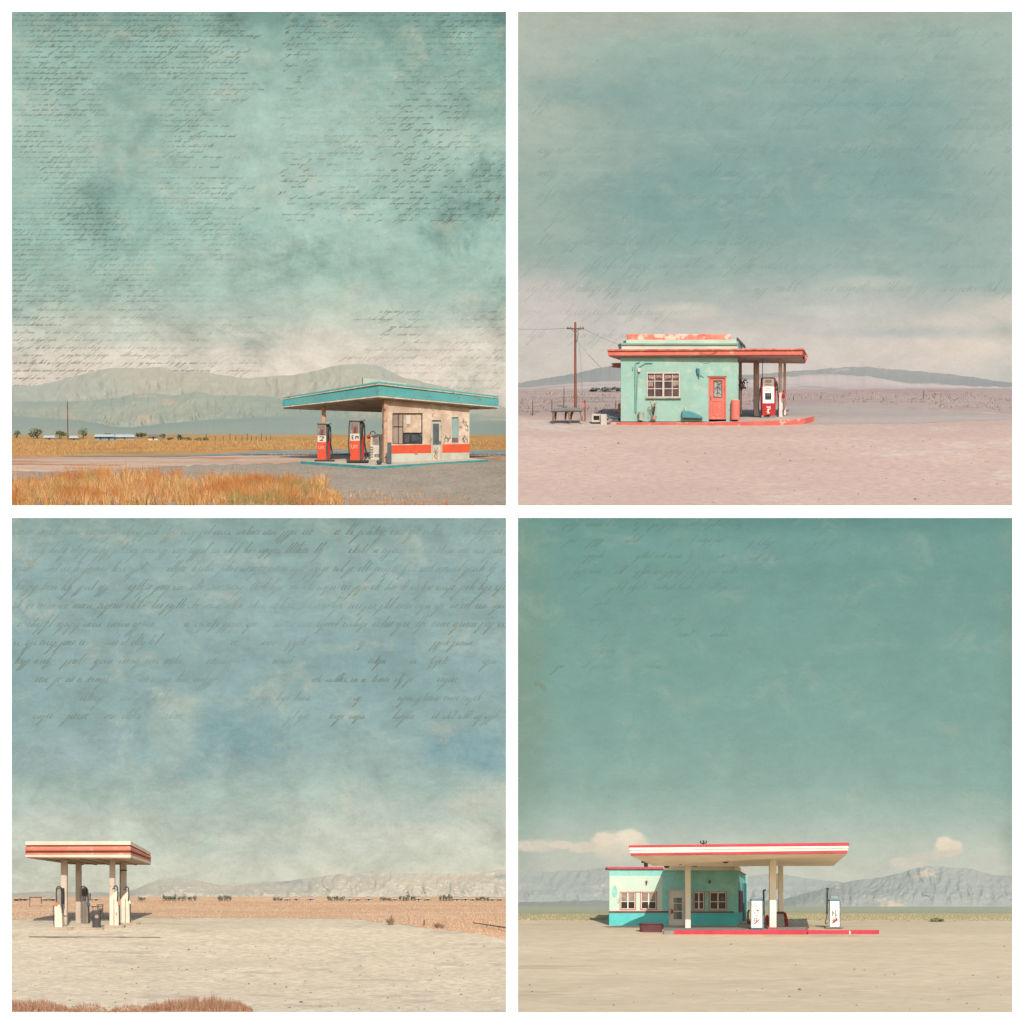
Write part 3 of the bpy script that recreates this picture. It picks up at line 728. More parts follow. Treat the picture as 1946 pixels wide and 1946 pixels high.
DIRT2 = mat('pink_dirt', (213, 186, 168), (206, 177, 160), .14, c3=(217, 197, 180), s3=.16, t3=.55, stretch=(.5, 1, 1), fine=(5, (178, 150, 142), .45), bump=.3, bs=5, k=.53)
SCRUB2 = mat('pink_scrub', (200, 180, 168), (188, 162, 152), .3, c3=(150, 130, 122), s3=1.1, t3=.58, stretch=(.3, 1.6, 1), fine=(6, (140, 120, 112), .45), bump=.5, bs=6, k=.54)
ROAD2 = mat('grey_asphalt', (192, 176, 164), (178, 163, 152), .25, stretch=(.3, 1.5, 1), fine=(9, (140, 134, 130), .4), bump=.3, k=.58)
sheet(Bw, 'ground', 738, 961, 984, 1924, DIRT2, 0, 170, 110)
sheet(Bw, 'field', 738.5, [(984, 790), (1150, 792), (1420, 785), (1490, 772), (1620, 769), (1924, 786)], 984, 1924, SCRUB2, .004, 170, 34, 2.0)
sheet(Bw, 'road', [(1420, 776), (1490, 769), (1560, 768.5), (1640, 771), (1740, 777), (1924, 789)], [(1420, 800), (1545, 806), (1640, 806), (1750, 804), (1850, 800), (1924, 797)], 1420, 1924, ROAD2, .007, 120, 20, .8)
hills(Bw, 'hills', [(984, 728), (1000, 725), (1043, 717.5), (1096, 709), (1150, 697), (1185, 694), (1300, 702), (1420, 712), (1496, 706), (1545, 703), (1588, 698.6), (1639, 697), (1685, 701), (1751, 706), (1828, 714), (1924, 727)], 738, 182, 192, mat('grey_green_far_hill', (158, 162, 158), (172, 170, 164), .1, c3=(188, 180, 174), s3=.14, t3=.58, bump=.35, bs=1.2, k=.46), 1.3, .8, 41)
hills(Bw, 'hills', [(984, 737), (1060, 731), (1120, 726), (1200, 724), (1300, 726), (1420, 722), (1496, 716), (1572, 711.5), (1649, 715.5), (1690, 722), (1725, 728), (1790, 730), (1828, 733), (1924, 736)], 746, 158, 172, mat('pink_near_hill', (206, 190, 182), (188, 172, 166), .12, c3=(170, 158, 154), s3=.2, t3=.56, stretch=(.5, 1, 2), bump=.4, bs=1.5, k=.56), 1.2, .8, 47)
for k, (u, w, h, lab) in enumerate([(1132, 18, 6.5, 'flat dark tree clump left of the others behind the utility pole'), (1152, 20, 8, 'larger dark tree clump near the hut wall in the far plain'), (1172, 16, 8, 'dark tree clump touching the left edge of the mint hut')]):
    tree(Bw, u, 744.5, w, h, lab, LEAF_DARK, BARK, 'dark trees on the far plain', 'tree', 200, .12)
rnd = random.Random(4); spots = []
for i in range(7000):
    u = rnd.uniform(986, 1922); v = rnd.uniform(747, 789)
    if u > 1185 and u < 1410: continue
    if u > 1410 and v > pw([(1420, 770), (1490, 765), (1620, 765), (1924, 784)], u): continue
    if noise.noise(Vector((u * .03, v * .12, 5))) < -.05: continue
    spots.append((u, v, rnd.uniform(.05, .2)))
blades(Bw, 'scrub', spots, mat('pale_scrub', (186, 166, 154), island=[(0, (140, 122, 112)), (.6, (182, 162, 150)), (1, (204, 186, 172))], k=.5, bump=0), .022, 'low dry scrub scattered over the pink plain', .8)
for k, (u, v, h, lab) in enumerate([(1012, 790, 29, 'short fence post nearest the left edge of the plain'), (1048.5, 783, 23, 'thin fence post between the plain edge and the utility pole'), (1071.5, 770, 34, 'taller thin fence post left of the utility pole'), (1170, 775, 15, 'short fence post beside the mint wall'),
                                    (1508, 760, 9, 'thin fence post right of the canopy in the far plain'), (1560, 758, 8, 'tiny fence post out on the far plain'), (1755, 758, 16, 'lone fence post far right on the plain')]):
    b = Bw.g(u, v)
    single(Bw, 'fence_post', MB().tube([b, P(u + .4, v - h, b.y)], .03, 6, .02), WOOD, lab, 'fence post', b, 'fence posts on the pink plain')
b0 = Bw.g(1014, 786)
mb = MB()
for dv in (20, 12): mb.tube([P(1013, 790 - dv - 4, Bw.d(790)), P(1072, 770 - dv + 4, Bw.d(770)), P(1170, 775 - dv + 1, Bw.d(775))], .008, 4)
single(Bw, 'fence_wire', mb, STEEL, 'sagging wire strung between the left fence posts', 'wire', b0)

# ---- utility pole with its wires
b = Bw.g(1093.5, 782)
T = Thing(Bw, 'utility_pole', 'reddish wooden utility pole with crossarm behind the weathered table', 'utility pole', b)
f = Bw.face(1093, b.y)
T.part('post', MB().tube([f.pt(1093.6, 786), f.pt(1093.2, 700), f.pt(1093.3, 612)], .085, 10, .06), mat('red_brown_pole', (158, 92, 76), (120, 74, 64), 2.2, stretch=(1, 1, .25)), smooth=1, bevel=0)
ca = T.part('crossarm', MB().fp(f, [(1077, 623), (1077, 625.4), (1110, 626), (1110, 623.6)], .1, .1), WOOD)
for u in (1079, 1084.5, 1103, 1108):
    T.part('insulator', MB().lathe(f.pt(u, 623.4, .05), [(0, .035), (.05, .045), (.1, .02)], 8), GREYP, ca, bevel=0)
mb = MB().tube([f.pt(1086, 625.5, .05), f.pt(1093, 632, .05)], .018, 5).tube([f.pt(1101, 625.8, .05), f.pt(1093.5, 632, .05)], .018, 5)
T.part('brace', mb, WOOD, ca, bevel=0)
T.part('cutout', MB().tube([f.pt(1099, 631, .1), f.pt(1097, 646, .12), f.pt(1096, 650, .1)], .03, 6), GREYP, bevel=0)
def wire(pts, label):
    q = [P(*x) for x in pts]
    single(Bw, 'power_line', MB().tube(q, .011, 5), mat('old_cable', (138, 140, 132), bump=0), label, 'cable', q[0])
wire([(984.6, 625.4, 120), (1030, 626, 122), (1078, 624, b.y)], 'cable running left from the crossarm out of view')
wire([(1108, 624, b.y), (1140, 640, 126), (1180, 657, 124.5)], 'cable sloping from the crossarm down to the hut roof')
wire([(1097, 648, b.y), (1118, 674, 127), (1142, 699, 131)], 'thin guy wire sloping down right of the pole')
wire([(1100, 650, b.y), (1104, 690, 128), (1108, 772, 128.5)], 'thin drop wire hanging beside the pole')

# ---- island and the hut
CORAL = mat('coral_paint', (224, 124, 106), (214, 110, 95), 1.1, c3=(232, 176, 156), s3=2.6, t3=.6, rough=.7)
MINT = mat('mint_plaster', (164, 199, 182), (150, 190, 175), .5, c3=(182, 200, 183), s3=1.1, t3=.56, fine=(1.3, (150, 172, 158), .4), bump=.3, bs=3.5)
MINTDK = mat('mint_trim', (132, 184, 172), (116, 166, 158), 1)
CREAM2 = mat('cream_green_parapet', (206, 214, 190), (188, 202, 180), .8, c3=(160, 150, 130), s3=2, t3=.64)
dF = 122.0
T = Thing(Bw, 'kerb_island', 'long coral edged concrete island under the mint hut', 'kerb', P(1350, 806, 121.6))
edge = [(1154, 806.8, 121.9), (1180, 807.3, 121.7), (1250, 807.6, 121.6), (1350, 807.4, 121.5), (1440, 806.6, 121.5), (1500, 804.6, 121.7), (1530, 802, 122.1), (1544.5, 799, 122.8)]
top = [P(u, v - (4.4 if u < 1350 else 4.4 + (u - 1350) * .013), d) for u, v, d in edge]
back = [P(1546, 790, 125.5), P(1180, 795, 126.5)]
h = Vector((0, 0, -.35))
mb = MB().prism(top + back, h)
T.part('slab', mb, mat('pinkish_slab', (200, 178, 164), (182, 160, 150), .6, fine=(7, (150, 130, 122), .4)), bevel=0)
mb = MB()
for a, c in zip(top, top[1:]):
    o = Vector((0, -.06, .012)); i = Vector((0, .1, .012)); g = Vector((0, 0, -.3))
    mb.hexa([a + o, c + o, c + i, a + i], [a + o + g, c + o + g, c + i + g, a + i + g])
e, g2 = top[-1], P(1546, 791, 125.3)
mb.hexa([e + Vector((-.1, -.06, .012)), e + Vector((.05, -.06, .012)), g2 + Vector((.05, 0, .012)), g2 + Vector((-.1, 0, .012))], [q + Vector((0, 0, -.3)) for q in (e + Vector((-.1, -.06, .012)), e + Vector((.05, -.06, .012)), g2 + Vector((.05, 0, .012)), g2 + Vector((-.1, 0, .012)))])
T.part('kerb', mb, mat('coral_kerb', (220, 112, 98), (206, 96, 86), .9, c3=(214, 176, 158), s3=2, t3=.58), bevel=.012)

f = Bw.face(1290, dF)
G = Thing(Bw, 'gas_station', 'mint plaster filling hut with flat coral canopy and coral door', 'gas station', f.pt(1290, 798))
mb = MB()
ops = [(1229, 1292, 708, 755.5), (1347, 1380, 716, 830)]
xs = [1179.8, 1229, 1292, 1347, 1380, 1402.4]
for a, c in zip(xs, xs[1:]):
    op = [o for o in ops if o[0] <= (a + c) / 2 <= o[1]]
    if not op: mb.fr(f, a, 672, c, 801, 0, .2)
    else:
        mb.fr(f, a, 672, c, op[0][2], 0, .2)
        if op[0][3] < 800: mb.fr(f, a, op[0][3], c, 801, 0, .2)
pR = f.pt(1402.4, 801); pRt = f.pt(1402.4, 672); D = Vector((.32, 5.0, 0))
mb.prism([pR + Vector((0, .2, 0)), pRt + Vector((0, .2, 0)), pRt + D, pR + D], (-.2, 0, 0))
pL = f.pt(1179.8, 801); pLt = f.pt(1179.8, 672)
mb.prism([pL + Vector((0, .2, 0)), pLt + Vector((0, .2, 0)), pLt + Vector((.4, 5, 0)), pL + Vector((.4, 5, 0))], (.2, 0, 0))
mb.prism([pL + Vector((.4, 5, 0)), pLt + Vector((.4, 5, 0)), pRt + D, pR + D], (0, .2, 0))
G.part('wall', mb, MINT, bevel=0)
G.part('side_wall_shade', MB().prism([pR + Vector((.012, .22, .01)), pRt + Vector((.012, .22, 0)), pRt + D + Vector((.012, 0, 0)), pR + D + Vector((.012, 0, .01))], (.02, 0, 0)), mat('shaded_teal_side', (92, 152, 148), (78, 134, 134), 1), bevel=0)  # shaded side face: the shade is put into a deeper teal layer
W_ = mat('cream_window_frame', (222, 208, 194), (206, 190, 176), 2); 
win = G.part('window', MB().frame(f, 1229, 708, 1292, 755.5, 2, .04, .16).fr(f, 1258.8, 710, 1262.4, 753.5, .03, .1), W_, bevel=.006)
mb = MB()
for a in (1243.6, 1276.8): mb.fr(f, a, 710, a + 1.5, 753.5, -.02, .04)
for v in (723.6, 738): mb.fr(f, 1231, v, 1258.8, v + 1.5, -.025, .03); mb.fr(f, 1262.4, v, 1290, v + 1.5, -.025, .03)
G.part('muntins', mb, W_, win, bevel=0)
G.part('pane', MB().fr(f, 1230.5, 709.5, 1290.5, 754, -.07, .01), mat('dim_window_glass', (110, 88, 88), (78, 66, 70), .9, c3=(160, 128, 120), s3=1.6, t3=.6, rough=.15, bump=0), win, bevel=0)
mb = MB(); rnd = random.Random(2)
for a, c, v in [(1232, 1243, 722), (1246, 1257.5, 719), (1264, 1275, 722), (1279, 1289, 721), (1279, 1289, 735), (1232, 1240, 736)]:
    mb = MB()
    for i in range(5):
        x = a + (c - a) * i / 5; mb.fp(f, [(x, 711 if v < 725 else 726), (x + rnd.uniform(-1, 1), v - rnd.uniform(0, 4)), (x + 2.2, v - rnd.uniform(0, 4)), (x + 2.2, 711 if v < 725 else 726)], -.055, .012)
    G.part('curtain', mb, mat('pink_curtain', (196, 158, 146), (172, 136, 128), 3), win, bevel=0)
G.part('sill', MB().fr(f, 1227, 755, 1294.5, 757.6, .12, .2), mat('green_grey_sill', (176, 188, 168), (150, 150, 136), 3), win)
door = G.part('door', MB().frame(f, 1347, 715.6, 1380, 797, 2.4, .03, .14).fr(f, 1349.4, 718, 1377.6, 723, -.03, .06).fr(f, 1349.4, 755.5, 1377.6, 796, -.03, .06).fr(f, 1349.4, 723, 1356.2, 755.5, -.03, .06).fr(f, 1372.4, 723, 1377.6, 755.5, -.03, .06), CORAL, bevel=.006)
G.part('door_panel', MB().frame(f, 1354, 762, 1373, 790, 1.2, -.01, .03), CORAL, door, bevel=0)
pn = G.part('pane', MB().fr(f, 1356, 722.6, 1372.6, 756, -.06, .01), mat('pale_door_glass', (184, 182, 172), (122, 118, 112), 3.2, rough=.15, bump=0), door, bevel=0)
mb = MB().frame(f, 1356.2, 723, 1372.4, 755.5, 1, -.02, .02)
for q in [[(1360, 728), (1364, 726), (1366, 732), (1370, 728)], [(1359, 738), (1365, 735), (1369, 741)], [(1360, 748), (1366, 746), (1370, 751)], [(1363, 730), (1364, 750)]]: mb.stroke(f, q, 1.3, -.055)
G.part('glazing_bead', mb, INK, pn, bevel=0)
G.part('handle', MB().fr(f, 1350.5, 753, 1352, 759, .03, .06), STEEL, door, bevel=0)
G.part('lintel', MB().fr(f, 1345, 714.4, 1381, 715.8, .06, .1), GREYP, bevel=0)
fx = G.part('wall_lamp', MB().fp(f, [(1323, 700), (1329, 700), (1330, 709), (1327, 712), (1324.5, 709)], .14, .12), mat('teal_fixture', (84, 132, 140), (70, 106, 116), 3), bevel=.02)
G.part('bracket', MB().tube([f.pt(1327, 711, .08), f.pt(1328, 719, .04)], .03, 6).tube([f.pt(1329, 712, .06), f.pt(1337, 717, .03)], .014, 5), fx.data.materials[0], fx, bevel=0)
G.part('conduit', MB().tube([f.pt(1216, 687.5, .04), f.pt(1208.5, 690, .05), f.pt(1207.3, 698, .06), f.pt(1207.6, 784, .06)], .035, 6), MINTDK, bevel=0, smooth=1)
cd = G.part('conduit', MB().tube([f.pt(1240, 690, .04), f.pt(1226, 690, .05), f.pt(1215, 697, .06), f.pt(1212, 706, .06), f.pt(1211, 730, .06), f.pt(1209, 783, .06)], .026, 6), MINTDK, bevel=0, smooth=1)
G.part('meter', MB().fr(f, 1211.8, 699.5, 1217.2, 707, .14, .14), mat('pale_meter', (206, 206, 186)), cd, bevel=.02)
G.part('insulator', MB().fr(f, 1201.6, 697, 1203.4, 703.5, .06, .06), GREYP, bevel=0)
mb = MB(); mb.stroke(f, [(1213, 756), (1217, 747), (1221, 744)], .8, .02); mb.stroke(f, [(1210, 700), (1214, 694), (1228, 690)], .6, .02)
# flat canopy
c = [P(1154.5, 664.8, 121.7), P(1526.5, 663.2, 121.55), P(1534, 677, 126.4), P(1170, 672, 126.4)]
bb = [P(1155.5, 676.2, 121.7), P(1524.5, 674.8, 121.55), P(1530.5, 690, 126.4), P(1186, 686, 126.4)]
can = G.part('canopy', MB().add(c + bb, [(0, 1, 2, 3), (7, 6, 5, 4), (0, 4, 5, 1), (1, 5, 6, 2), (2, 6, 7, 3), (3, 7, 4, 0)]), CORAL, bevel=.03)
G.part('lip', MB().hexa([P(1153.6, 663.6, 121.62), P(1527.5, 662, 121.47), P(1535, 676, 126.4), P(1169, 671, 126.4)], [P(1153.6, 666.8, 121.62), P(1527.5, 665.2, 121.47), P(1535, 679, 126.4), P(1169, 674, 126.4)]), mat('dark_coral_lip', (200, 88, 78), (226, 150, 132), 2), can, bevel=.01)
G.part('soffit', MB().hexa([P(1157, 676.8, 121.8), P(1523.5, 675.4, 121.65), P(1529.5, 690.4, 126.3), P(1187, 686.4, 126.3)], [P(1157, 677.6, 121.8), P(1523.5, 676.2, 121.65), P(1529.5, 691, 126.3), P(1187, 687, 126.3)]), mat('dusty_pink_soffit', (206, 174, 164), (182, 154, 148), .7, k=.85), can, bevel=0)
f3 = Bw.face(1290, 121.58)
mb = MB(); mb.stroke(f3, [(1330, 669), (1336, 672.5), (1346, 674.5), (1355, 672), (1363, 667)], 1.1, .04)
G.part('scratch', mb, mat('maroon_scratch', (140, 62, 58), bump=0), can, bevel=0)
mb = MB().fr(Bw.face(1533, 123), 1529, 675, 1534, 684, .05, .6)
G.part('broken_lamp', mb, CORAL, can, bevel=.03)
# parapet and roof sign
fp_ = Bw.face(1290, 123.0)
pp = G.part('parapet', MB().fr(fp_, 1181, 655, 1401.6, 667, 0, 3.4).fr(fp_, 1190, 645.6, 1399, 652.6, -.05, 3.2), CREAM2, bevel=.015)
G.part('cornice', MB().fr(fp_, 1180, 652, 1402.6, 655.4, .08, 3.6), MINTDK, pp, bevel=.01)
G.part('roof_sign', MB().fr(fp_, 1191.5, 635, 1389.5, 645.6, -.2, .3), mat('flaking_coral', (222, 112, 94), (228, 150, 128), 1.6, c3=(222, 202, 182), s3=1.6, t3=.5), bevel=.015)
G.part('side_brace', MB().hexa([P(1399.6, 641, 123.2), P(1402, 641, 123.2), P(1402, 647, 123.2), P(1399.6, 647, 123.2)], [P(1414.5, 657, 125.5), P(1417, 657, 125.5), P(1417, 662, 125.5), P(1414.5, 662, 125.5)]), mat('dark_brace', (98, 98, 92)), bevel=.01)
G.part('parapet_side', MB().hexa([P(1401.9, 648, 123.2), P(1403.4, 648, 123.2), P(1403.4, 668, 123.2), P(1401.9, 668, 123.2)], [P(1411, 660, 126), P(1412, 660, 126), P(1412, 671, 126), P(1411, 671, 126)]), MINTDK, bevel=0)
# canopy columns
POST = mat('rosy_post', (224, 198, 184), (202, 172, 160), 1.4, c3=(156, 112, 100), s3=4, t3=.64, k=.95)
def col(u0, u1, vt_, vb, d):
    ff = Bw.face(u0, d)
    G.part('column', MB().fr(ff, u0, vt_, u1, vb, 0, (u1 - u0) * d / F), POST, bevel=.02)
col(1433, 1443, 679, 791.5, 125.0); col(1480.4, 1487, 676.5, 792.5, 123.6); col(1489.4, 1494, 683, 789, 125.6); col(1404.5, 1410, 683, 789, 126.4)
G.part('fill_pipe', MB().tube([P(1449, 676, 123.9), P(1449, 720, 123.9)], .02), STEEL, bevel=0)

# ---- the pump
f = Bw.face(1460, 123.3)
T = Thing(Bw, 'gas_pump', 'rounded red pump with white front panel under the coral canopy', 'gas pump', f.pt(1460, 791))
RED2 = mat('pump_red', (196, 52, 50), (178, 44, 44), 1.6, c3=(214, 150, 136), s3=5, t3=.68, rough=.45); PW2 = mat('pump_ivory', (240, 230, 218), (228, 216, 204), 2, k=.95)
b = T.part('body', MB().fp(f, [(1447.5, 720), (1449.5, 717.2), (1472, 717.2), (1474.3, 720), (1475, 740), (1473.6, 790), (1448.3, 790), (1446.6, 740)], 0, .55), RED2, bevel=.03)
T.part('plinth', MB().fr(f, 1446.5, 789.5, 1475.5, 797, .05, .65), GREYP, bevel=.01)
fpn = T.part('front_panel', MB().fr(f, 1449.6, 719.6, 1471.2, 766.4, .02, .04), PW2, b, bevel=.01)
T.part('screen', MB().fr(f, 1454, 746.5, 1465.8, 759.5, .03, .03), mat('blue_black_screen', (72, 88, 94), (48, 58, 64), 3, rough=.2, bump=0), fpn, bevel=0)
T.part('label_plate', MB().fr(f, 1454, 722, 1466, 728, .028, .02), mat('grey_plate', (188, 186, 176), (206, 200, 190), 5), fpn, bevel=0)
mb = MB()
for v in (731, 738, 742): mb.stroke(f, [(1454, v), (1465, v + .4)], .9, .032)
mb.stroke(f, [(1456, 748), (1463, 748), (1463, 751), (1457, 751)], .9, .036)
T.part('lettering', mb, mat('faint_grey_print', (150, 146, 138), bump=0), fpn, bevel=0)
mb = MB()
for q in [[(1457, 772), (1459, 775), (1461, 772.5)], [(1464, 772), (1462, 775), (1465, 776)], [(1460, 776), (1460.5, 784)], [(1457.5, 779), (1463.5, 778)], [(1458, 785), (1463, 784.5)], [(1457, 783), (1459, 781)]]: mb.stroke(f, q, 1.2, .012)
T.part('emblem', mb, PW2, b, bevel=0)
T.part('hose', MB().tube([f.pt(a, v, .1) for a, v in [(1475, 724), (1477.5, 730), (1477.8, 745), (1479, 758), (1480, 772), (1477, 784), (1474, 787)]], .03, 6), RUBBER, bevel=0, smooth=1)
T.part('hose', MB().tube([f.pt(a, v, .1) for a, v in [(1447, 732), (1444, 740), (1443, 756), (1441.5, 770), (1442, 782), (1445, 788)]], .03, 6), RUBBER, bevel=0, smooth=1)
T.part('nozzle', MB().tube([f.pt(1476, 728, .14), f.pt(1477, 738, .16), f.pt(1475, 742, .1)], .05, 6, .03), RUBBER, bevel=0)
ff = Bw.face(1490, 123.4)
T = Thing(Bw, 'fire_extinguisher', 'small red extinguisher hanging on the canopy post', 'extinguisher', ff.pt(1489, 757))
T.part('tank', MB().lathe(ff.pt(1489.3, 757), [(0, .06), (.04, .075), (.3, .075), (.36, .035), (.4, .03)], 12), RED2, bevel=0, smooth=1)
T.part('valve', MB().fr(ff, 1488.2, 742.5, 1490.4, 745, .04, .08), RUBBER, bevel=0)
mb = MB()
for k in range(9):
    a = ff.pt(1444 + k * .4, 789.5, .3)
    mb.tube([f.pt(1452 + k * 1.1, 791 + (k % 3) * .4, .5), f.pt(1456 + k * 1.1, 789 + (k % 2), .6)], .025, 5)
single(Bw, 'coiled_hose', mb, RUBBER, 'limp dark hose end lying at the foot of the rounded pump', 'hose', f.pt(1456, 791, .5))
# ---- things round the hut
ff = Bw.face(1397, 121.55)
T = Thing(Bw, 'bollard', 'fat coral cylinder bollard right of the coral door', 'bollard', ff.pt(1397, 797))
c0 = ff.pt(1397, 797.5, -.25); hh = ff.pt(1397, 760.5, -.25).z - c0.z
T.part('post', MB().lathe(c0, [(0, .25), (hh - .03, .25), (hh, .235)], 24), CORAL, bevel=0, smooth=1)
T.part('cap', MB().lathe(c0 + Vector((0, 0, hh)), [(0, .235), (.025, .2), (.03, .1)], 24), mat('worn_coral_top', (236, 142, 122)), bevel=0, smooth=1)
ff = Bw.face(1242, 121.62)
T = Thing(Bw, 'potted_plant', 'withered brown plant in a pinkish pot below the window', 'potted plant', ff.pt(1242.5, 798))
T.part('pot', MB().lathe(ff.pt(1242.8, 798, -.1), [(0, .1), (.02, .115), (.19, .15), (.2, .165), (.23, .165), (.232, .12)], 16), mat('pink_clay', (214, 168, 148), (196, 150, 134), 3), bevel=0, smooth=1)
mb = MB(); ml = MB(); rnd = random.Random(9)
for k in range(16):
    x = 1242.5 + rnd.uniform(-11, 11); y = rnd.uniform(761, 781); o = rnd.uniform(-.25, .15)
    p0 = ff.pt(1242.5, 791, -.1); p2 = ff.pt(x, y, o - .1); p1 = (p0 + p2) / 2 + Vector((0, 0, .12))
    mb.tube([p0, p1, p2], .011, 4, .005)
    for j in range(7):
        q = p1 + (p2 - p1) * rnd.uniform(.2, 1.1) + Vector((rnd.uniform(-.06, .06), rnd.uniform(-.06, .06), rnd.uniform(-.06, .06)))
        a = Vector((rnd.gauss(0, 1), rnd.gauss(0, 1), rnd.gauss(-.5, .6))).normalized(); c = a.orthogonal().normalized(); s = rnd.uniform(.05, .1)
        ml.add([q, q + a * s * .5 + c * s * .25, q + a * s, q + a * s * .5 - c * s * .25], [(0, 1, 2, 3)])
T.part('stem', mb, BARK, bevel=0); T.part('leaves', ml, mat('withered_leaves', (150, 126, 112), island=[(0, (150, 124, 108)), (1, (204, 180, 158))], k=.9, bump=0), bevel=0)
ff = Bw.face(1218, 121.62)
T = Thing(Bw, 'flower_pot', 'empty pale pot at the foot of the wall pipe', 'pot', ff.pt(1218, 798.5))
T.part('body', MB().lathe(ff.pt(1218, 798.5, -.16), [(0, .13), (.38, .15), (.44, .175), (.46, .175), (.462, .13)], 16), mat('pale_concrete', (196, 196, 182), (170, 172, 160), 2.5), bevel=0, smooth=1)
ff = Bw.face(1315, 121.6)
mb = MB().fp(ff, [(1296, 780.5), (1296, 794.5), (1337, 795.5), (1334, 791), (1322, 785), (1310, 781)], -.1, .25)  # dark shadow at the wall foot, built as a solid teal wedge
single(Bw, 'shadow_wedge', mb, mat('teal_shadow', (92, 150, 154), (78, 130, 136), 1.2), 'sloping teal wedge standing in for a shadow on the mint wall by the door', 'shadow wedge', ff.pt(1315, 795), bevel=.04)
mb = MB().lathe(ff.pt(1302.5, 780.5, -.22), [(0, .05), (.1, .06), (.16, .03), (.26, .025)], 10)
single(Bw, 'bottle', mb, mat('straw_bottle', (190, 196, 150)), 'small straw coloured bottle standing on the teal shadow wedge', 'bottle', ff.pt(1302.5, 780, -.2), smooth=1)
# table
d = 121.8; ff = Bw.face(1078, d)
T = Thing(Bw, 'table', 'weathered plank table on bent legs beside the concrete blocks', 'table', ff.pt(1078, 801))
tp = [ff.pt(1047, 779.6, .1), ff.pt(1106.5, 778.6, .1), ff.pt(1108, 774.6, -.9), ff.pt(1054, 775.4, -.9)]
T.part('tabletop', MB().prism(tp, (0, 0, -.06)), mat('grey_plank_top', (112, 112, 108), (148, 140, 130), 1.6, stretch=(.4, 3, 1)), bevel=.01)
T.part('edge', MB().tube([ff.pt(1049, 782.6, .06), ff.pt(1106, 781.6, .06)], .035, 5), WOOD, bevel=0)
for a, c, e, off in [(1054, 780, 1051, .0), (1056, 783, 1055.5, -.2), (1080, 783, 1083, 0), (1076, 783, 1074.5, -.3), (1103, 782, 1106, 0), (1088, 784, 1084.5, -.4)]:
    T.part('leg', MB().tube([ff.pt(a, c - 1.5, off), ff.pt((a * 1 + e * 2) / 3, c + 5, off), ff.pt(e, 801 - (3 if off < 0 else 0), off)], .075, 6, .05), mat('pinkish_leg', (186, 138, 118), (120, 94, 84), 3) if off == 0 else WOOD, bevel=0)
b = Bw.g(1112, 800)
T = Thing(Bw, 'marker_post', 'thin reddish post with small red plate right of the table', 'post', b)
f5 = Bw.face(1112, b.y)
T.part('post', MB().tube([f5.pt(1111.8, 801), f5.pt(1111.6, 760)], .04, 6), mat('red_brown_post', (150, 92, 78)), bevel=0)
T.part('plate', MB().fr(f5, 1105, 766.5, 1111, 772.5, .06, .05), CORAL, bevel=0)
f5 = Bw.face(1085, 121.7)
single(Bw, 'pavement', MB().prism([f5.pt(1022, 807.4), f5.pt(1151, 807.6), P(1153, 801, 123.2), P(1042, 800.6, 123.4)], (0, 0, -.15)), mat('pale_pavement', (214, 200, 186), (198, 182, 168), .8, fine=(7, (170, 154, 142), .4)), kind='structure', bevel=.02)
CB = mat('grey_block', (206, 196, 184), (186, 176, 166), 1.6, c3=(140, 128, 120), s3=4, t3=.64)
f5 = Bw.face(1130, 121.95)
T = Thing(Bw, 'concrete_block', 'hollow concrete block lying left of the solid one', 'block', f5.pt(1133, 803))
T.part('body', MB().frame(f5, 1124, 786.5, 1143, 802.5, 4, 0, .5), CB, bevel=.015)
T.part('core', MB().fr(f5, 1128, 790.5, 1139, 798.5, -.3, .2), mat('grey_core', (130, 124, 116)), bevel=0)
f5 = Bw.face(1147, 121.7)
T = Thing(Bw, 'concrete_block', 'upright solid concrete block at the left end of the coral kerb', 'block', f5.pt(1147, 808))
T.part('body', MB().fr(f5, 1141.5, 787, 1153, 808, 0, .45), CB, bevel=.02)
mb = MB().tube([P(1154, 797, 122), P(1160, 792, 122.2), P(1168, 795, 122.6), P(1178, 797, 122.9)], .06, 6).tube([P(1155, 806, 121.7), P(1163, 799, 122), P(1176, 799.5, 122.6)], .05, 6).tube([P(1154, 789, 122), P(1162, 796, 122.2)], .04, 6)  # a few bent slate coloured tubes beside the hut
single(Bw, 'bent_tubes', mb, mat('slate_tubes', (122, 130, 134), (92, 100, 106), 3), 'bent slate coloured tubes between block and hut', 'scrap', P(1165, 800, 122.2), smooth=1)
f5 = Bw.face(1177, 123.5)
T = Thing(Bw, 'jerry_can', 'coral fuel can tucked at the left corner of the hut', 'fuel can', f5.pt(1177.5, 785))
T.part('body', MB().fp(f5, [(1174.5, 769), (1176, 767), (1180.5, 767.5), (1181.5, 784), (1175, 785)], 0, .3), CORAL, bevel=.02)
T.part('handle', MB().tube([f5.pt(1175.5, 768, -.1), f5.pt(1177.5, 764, -.1), f5.pt(1180, 767, -.1)], .02, 5), CORAL, bevel=0)
f5 = Bw.face(1170, 124.6)
T = Thing(Bw, 'sign', 'peeling coral arrow sign sticking out left of the hut', 'sign', f5.pt(1170, 700))
T.part('panel', MB().fp(f5, [(1160.5, 691), (1168, 689.6), (1182, 689.6), (1182, 699.6), (1170, 699), (1161.5, 697.6), (1165, 694)], 0, .1), mat('flaking_coral', (222, 112, 94)), bevel=.01)
T.part('bracket', MB().tube([f5.pt(1178, 694, -.1), f5.pt(1183, 694, -.1)], .03, 5), STEEL, bevel=0)
b = P(1413.5, 729, 126.2); rnd = random.Random(77)
single(Bw, 'hanging_plant', crown_mesh(b, .28, .2, .5, 90, .07, rnd), mat('withered_leaves', (150, 126, 112)), 'dry hanging plant at the right corner of the hut', 'plant', b)
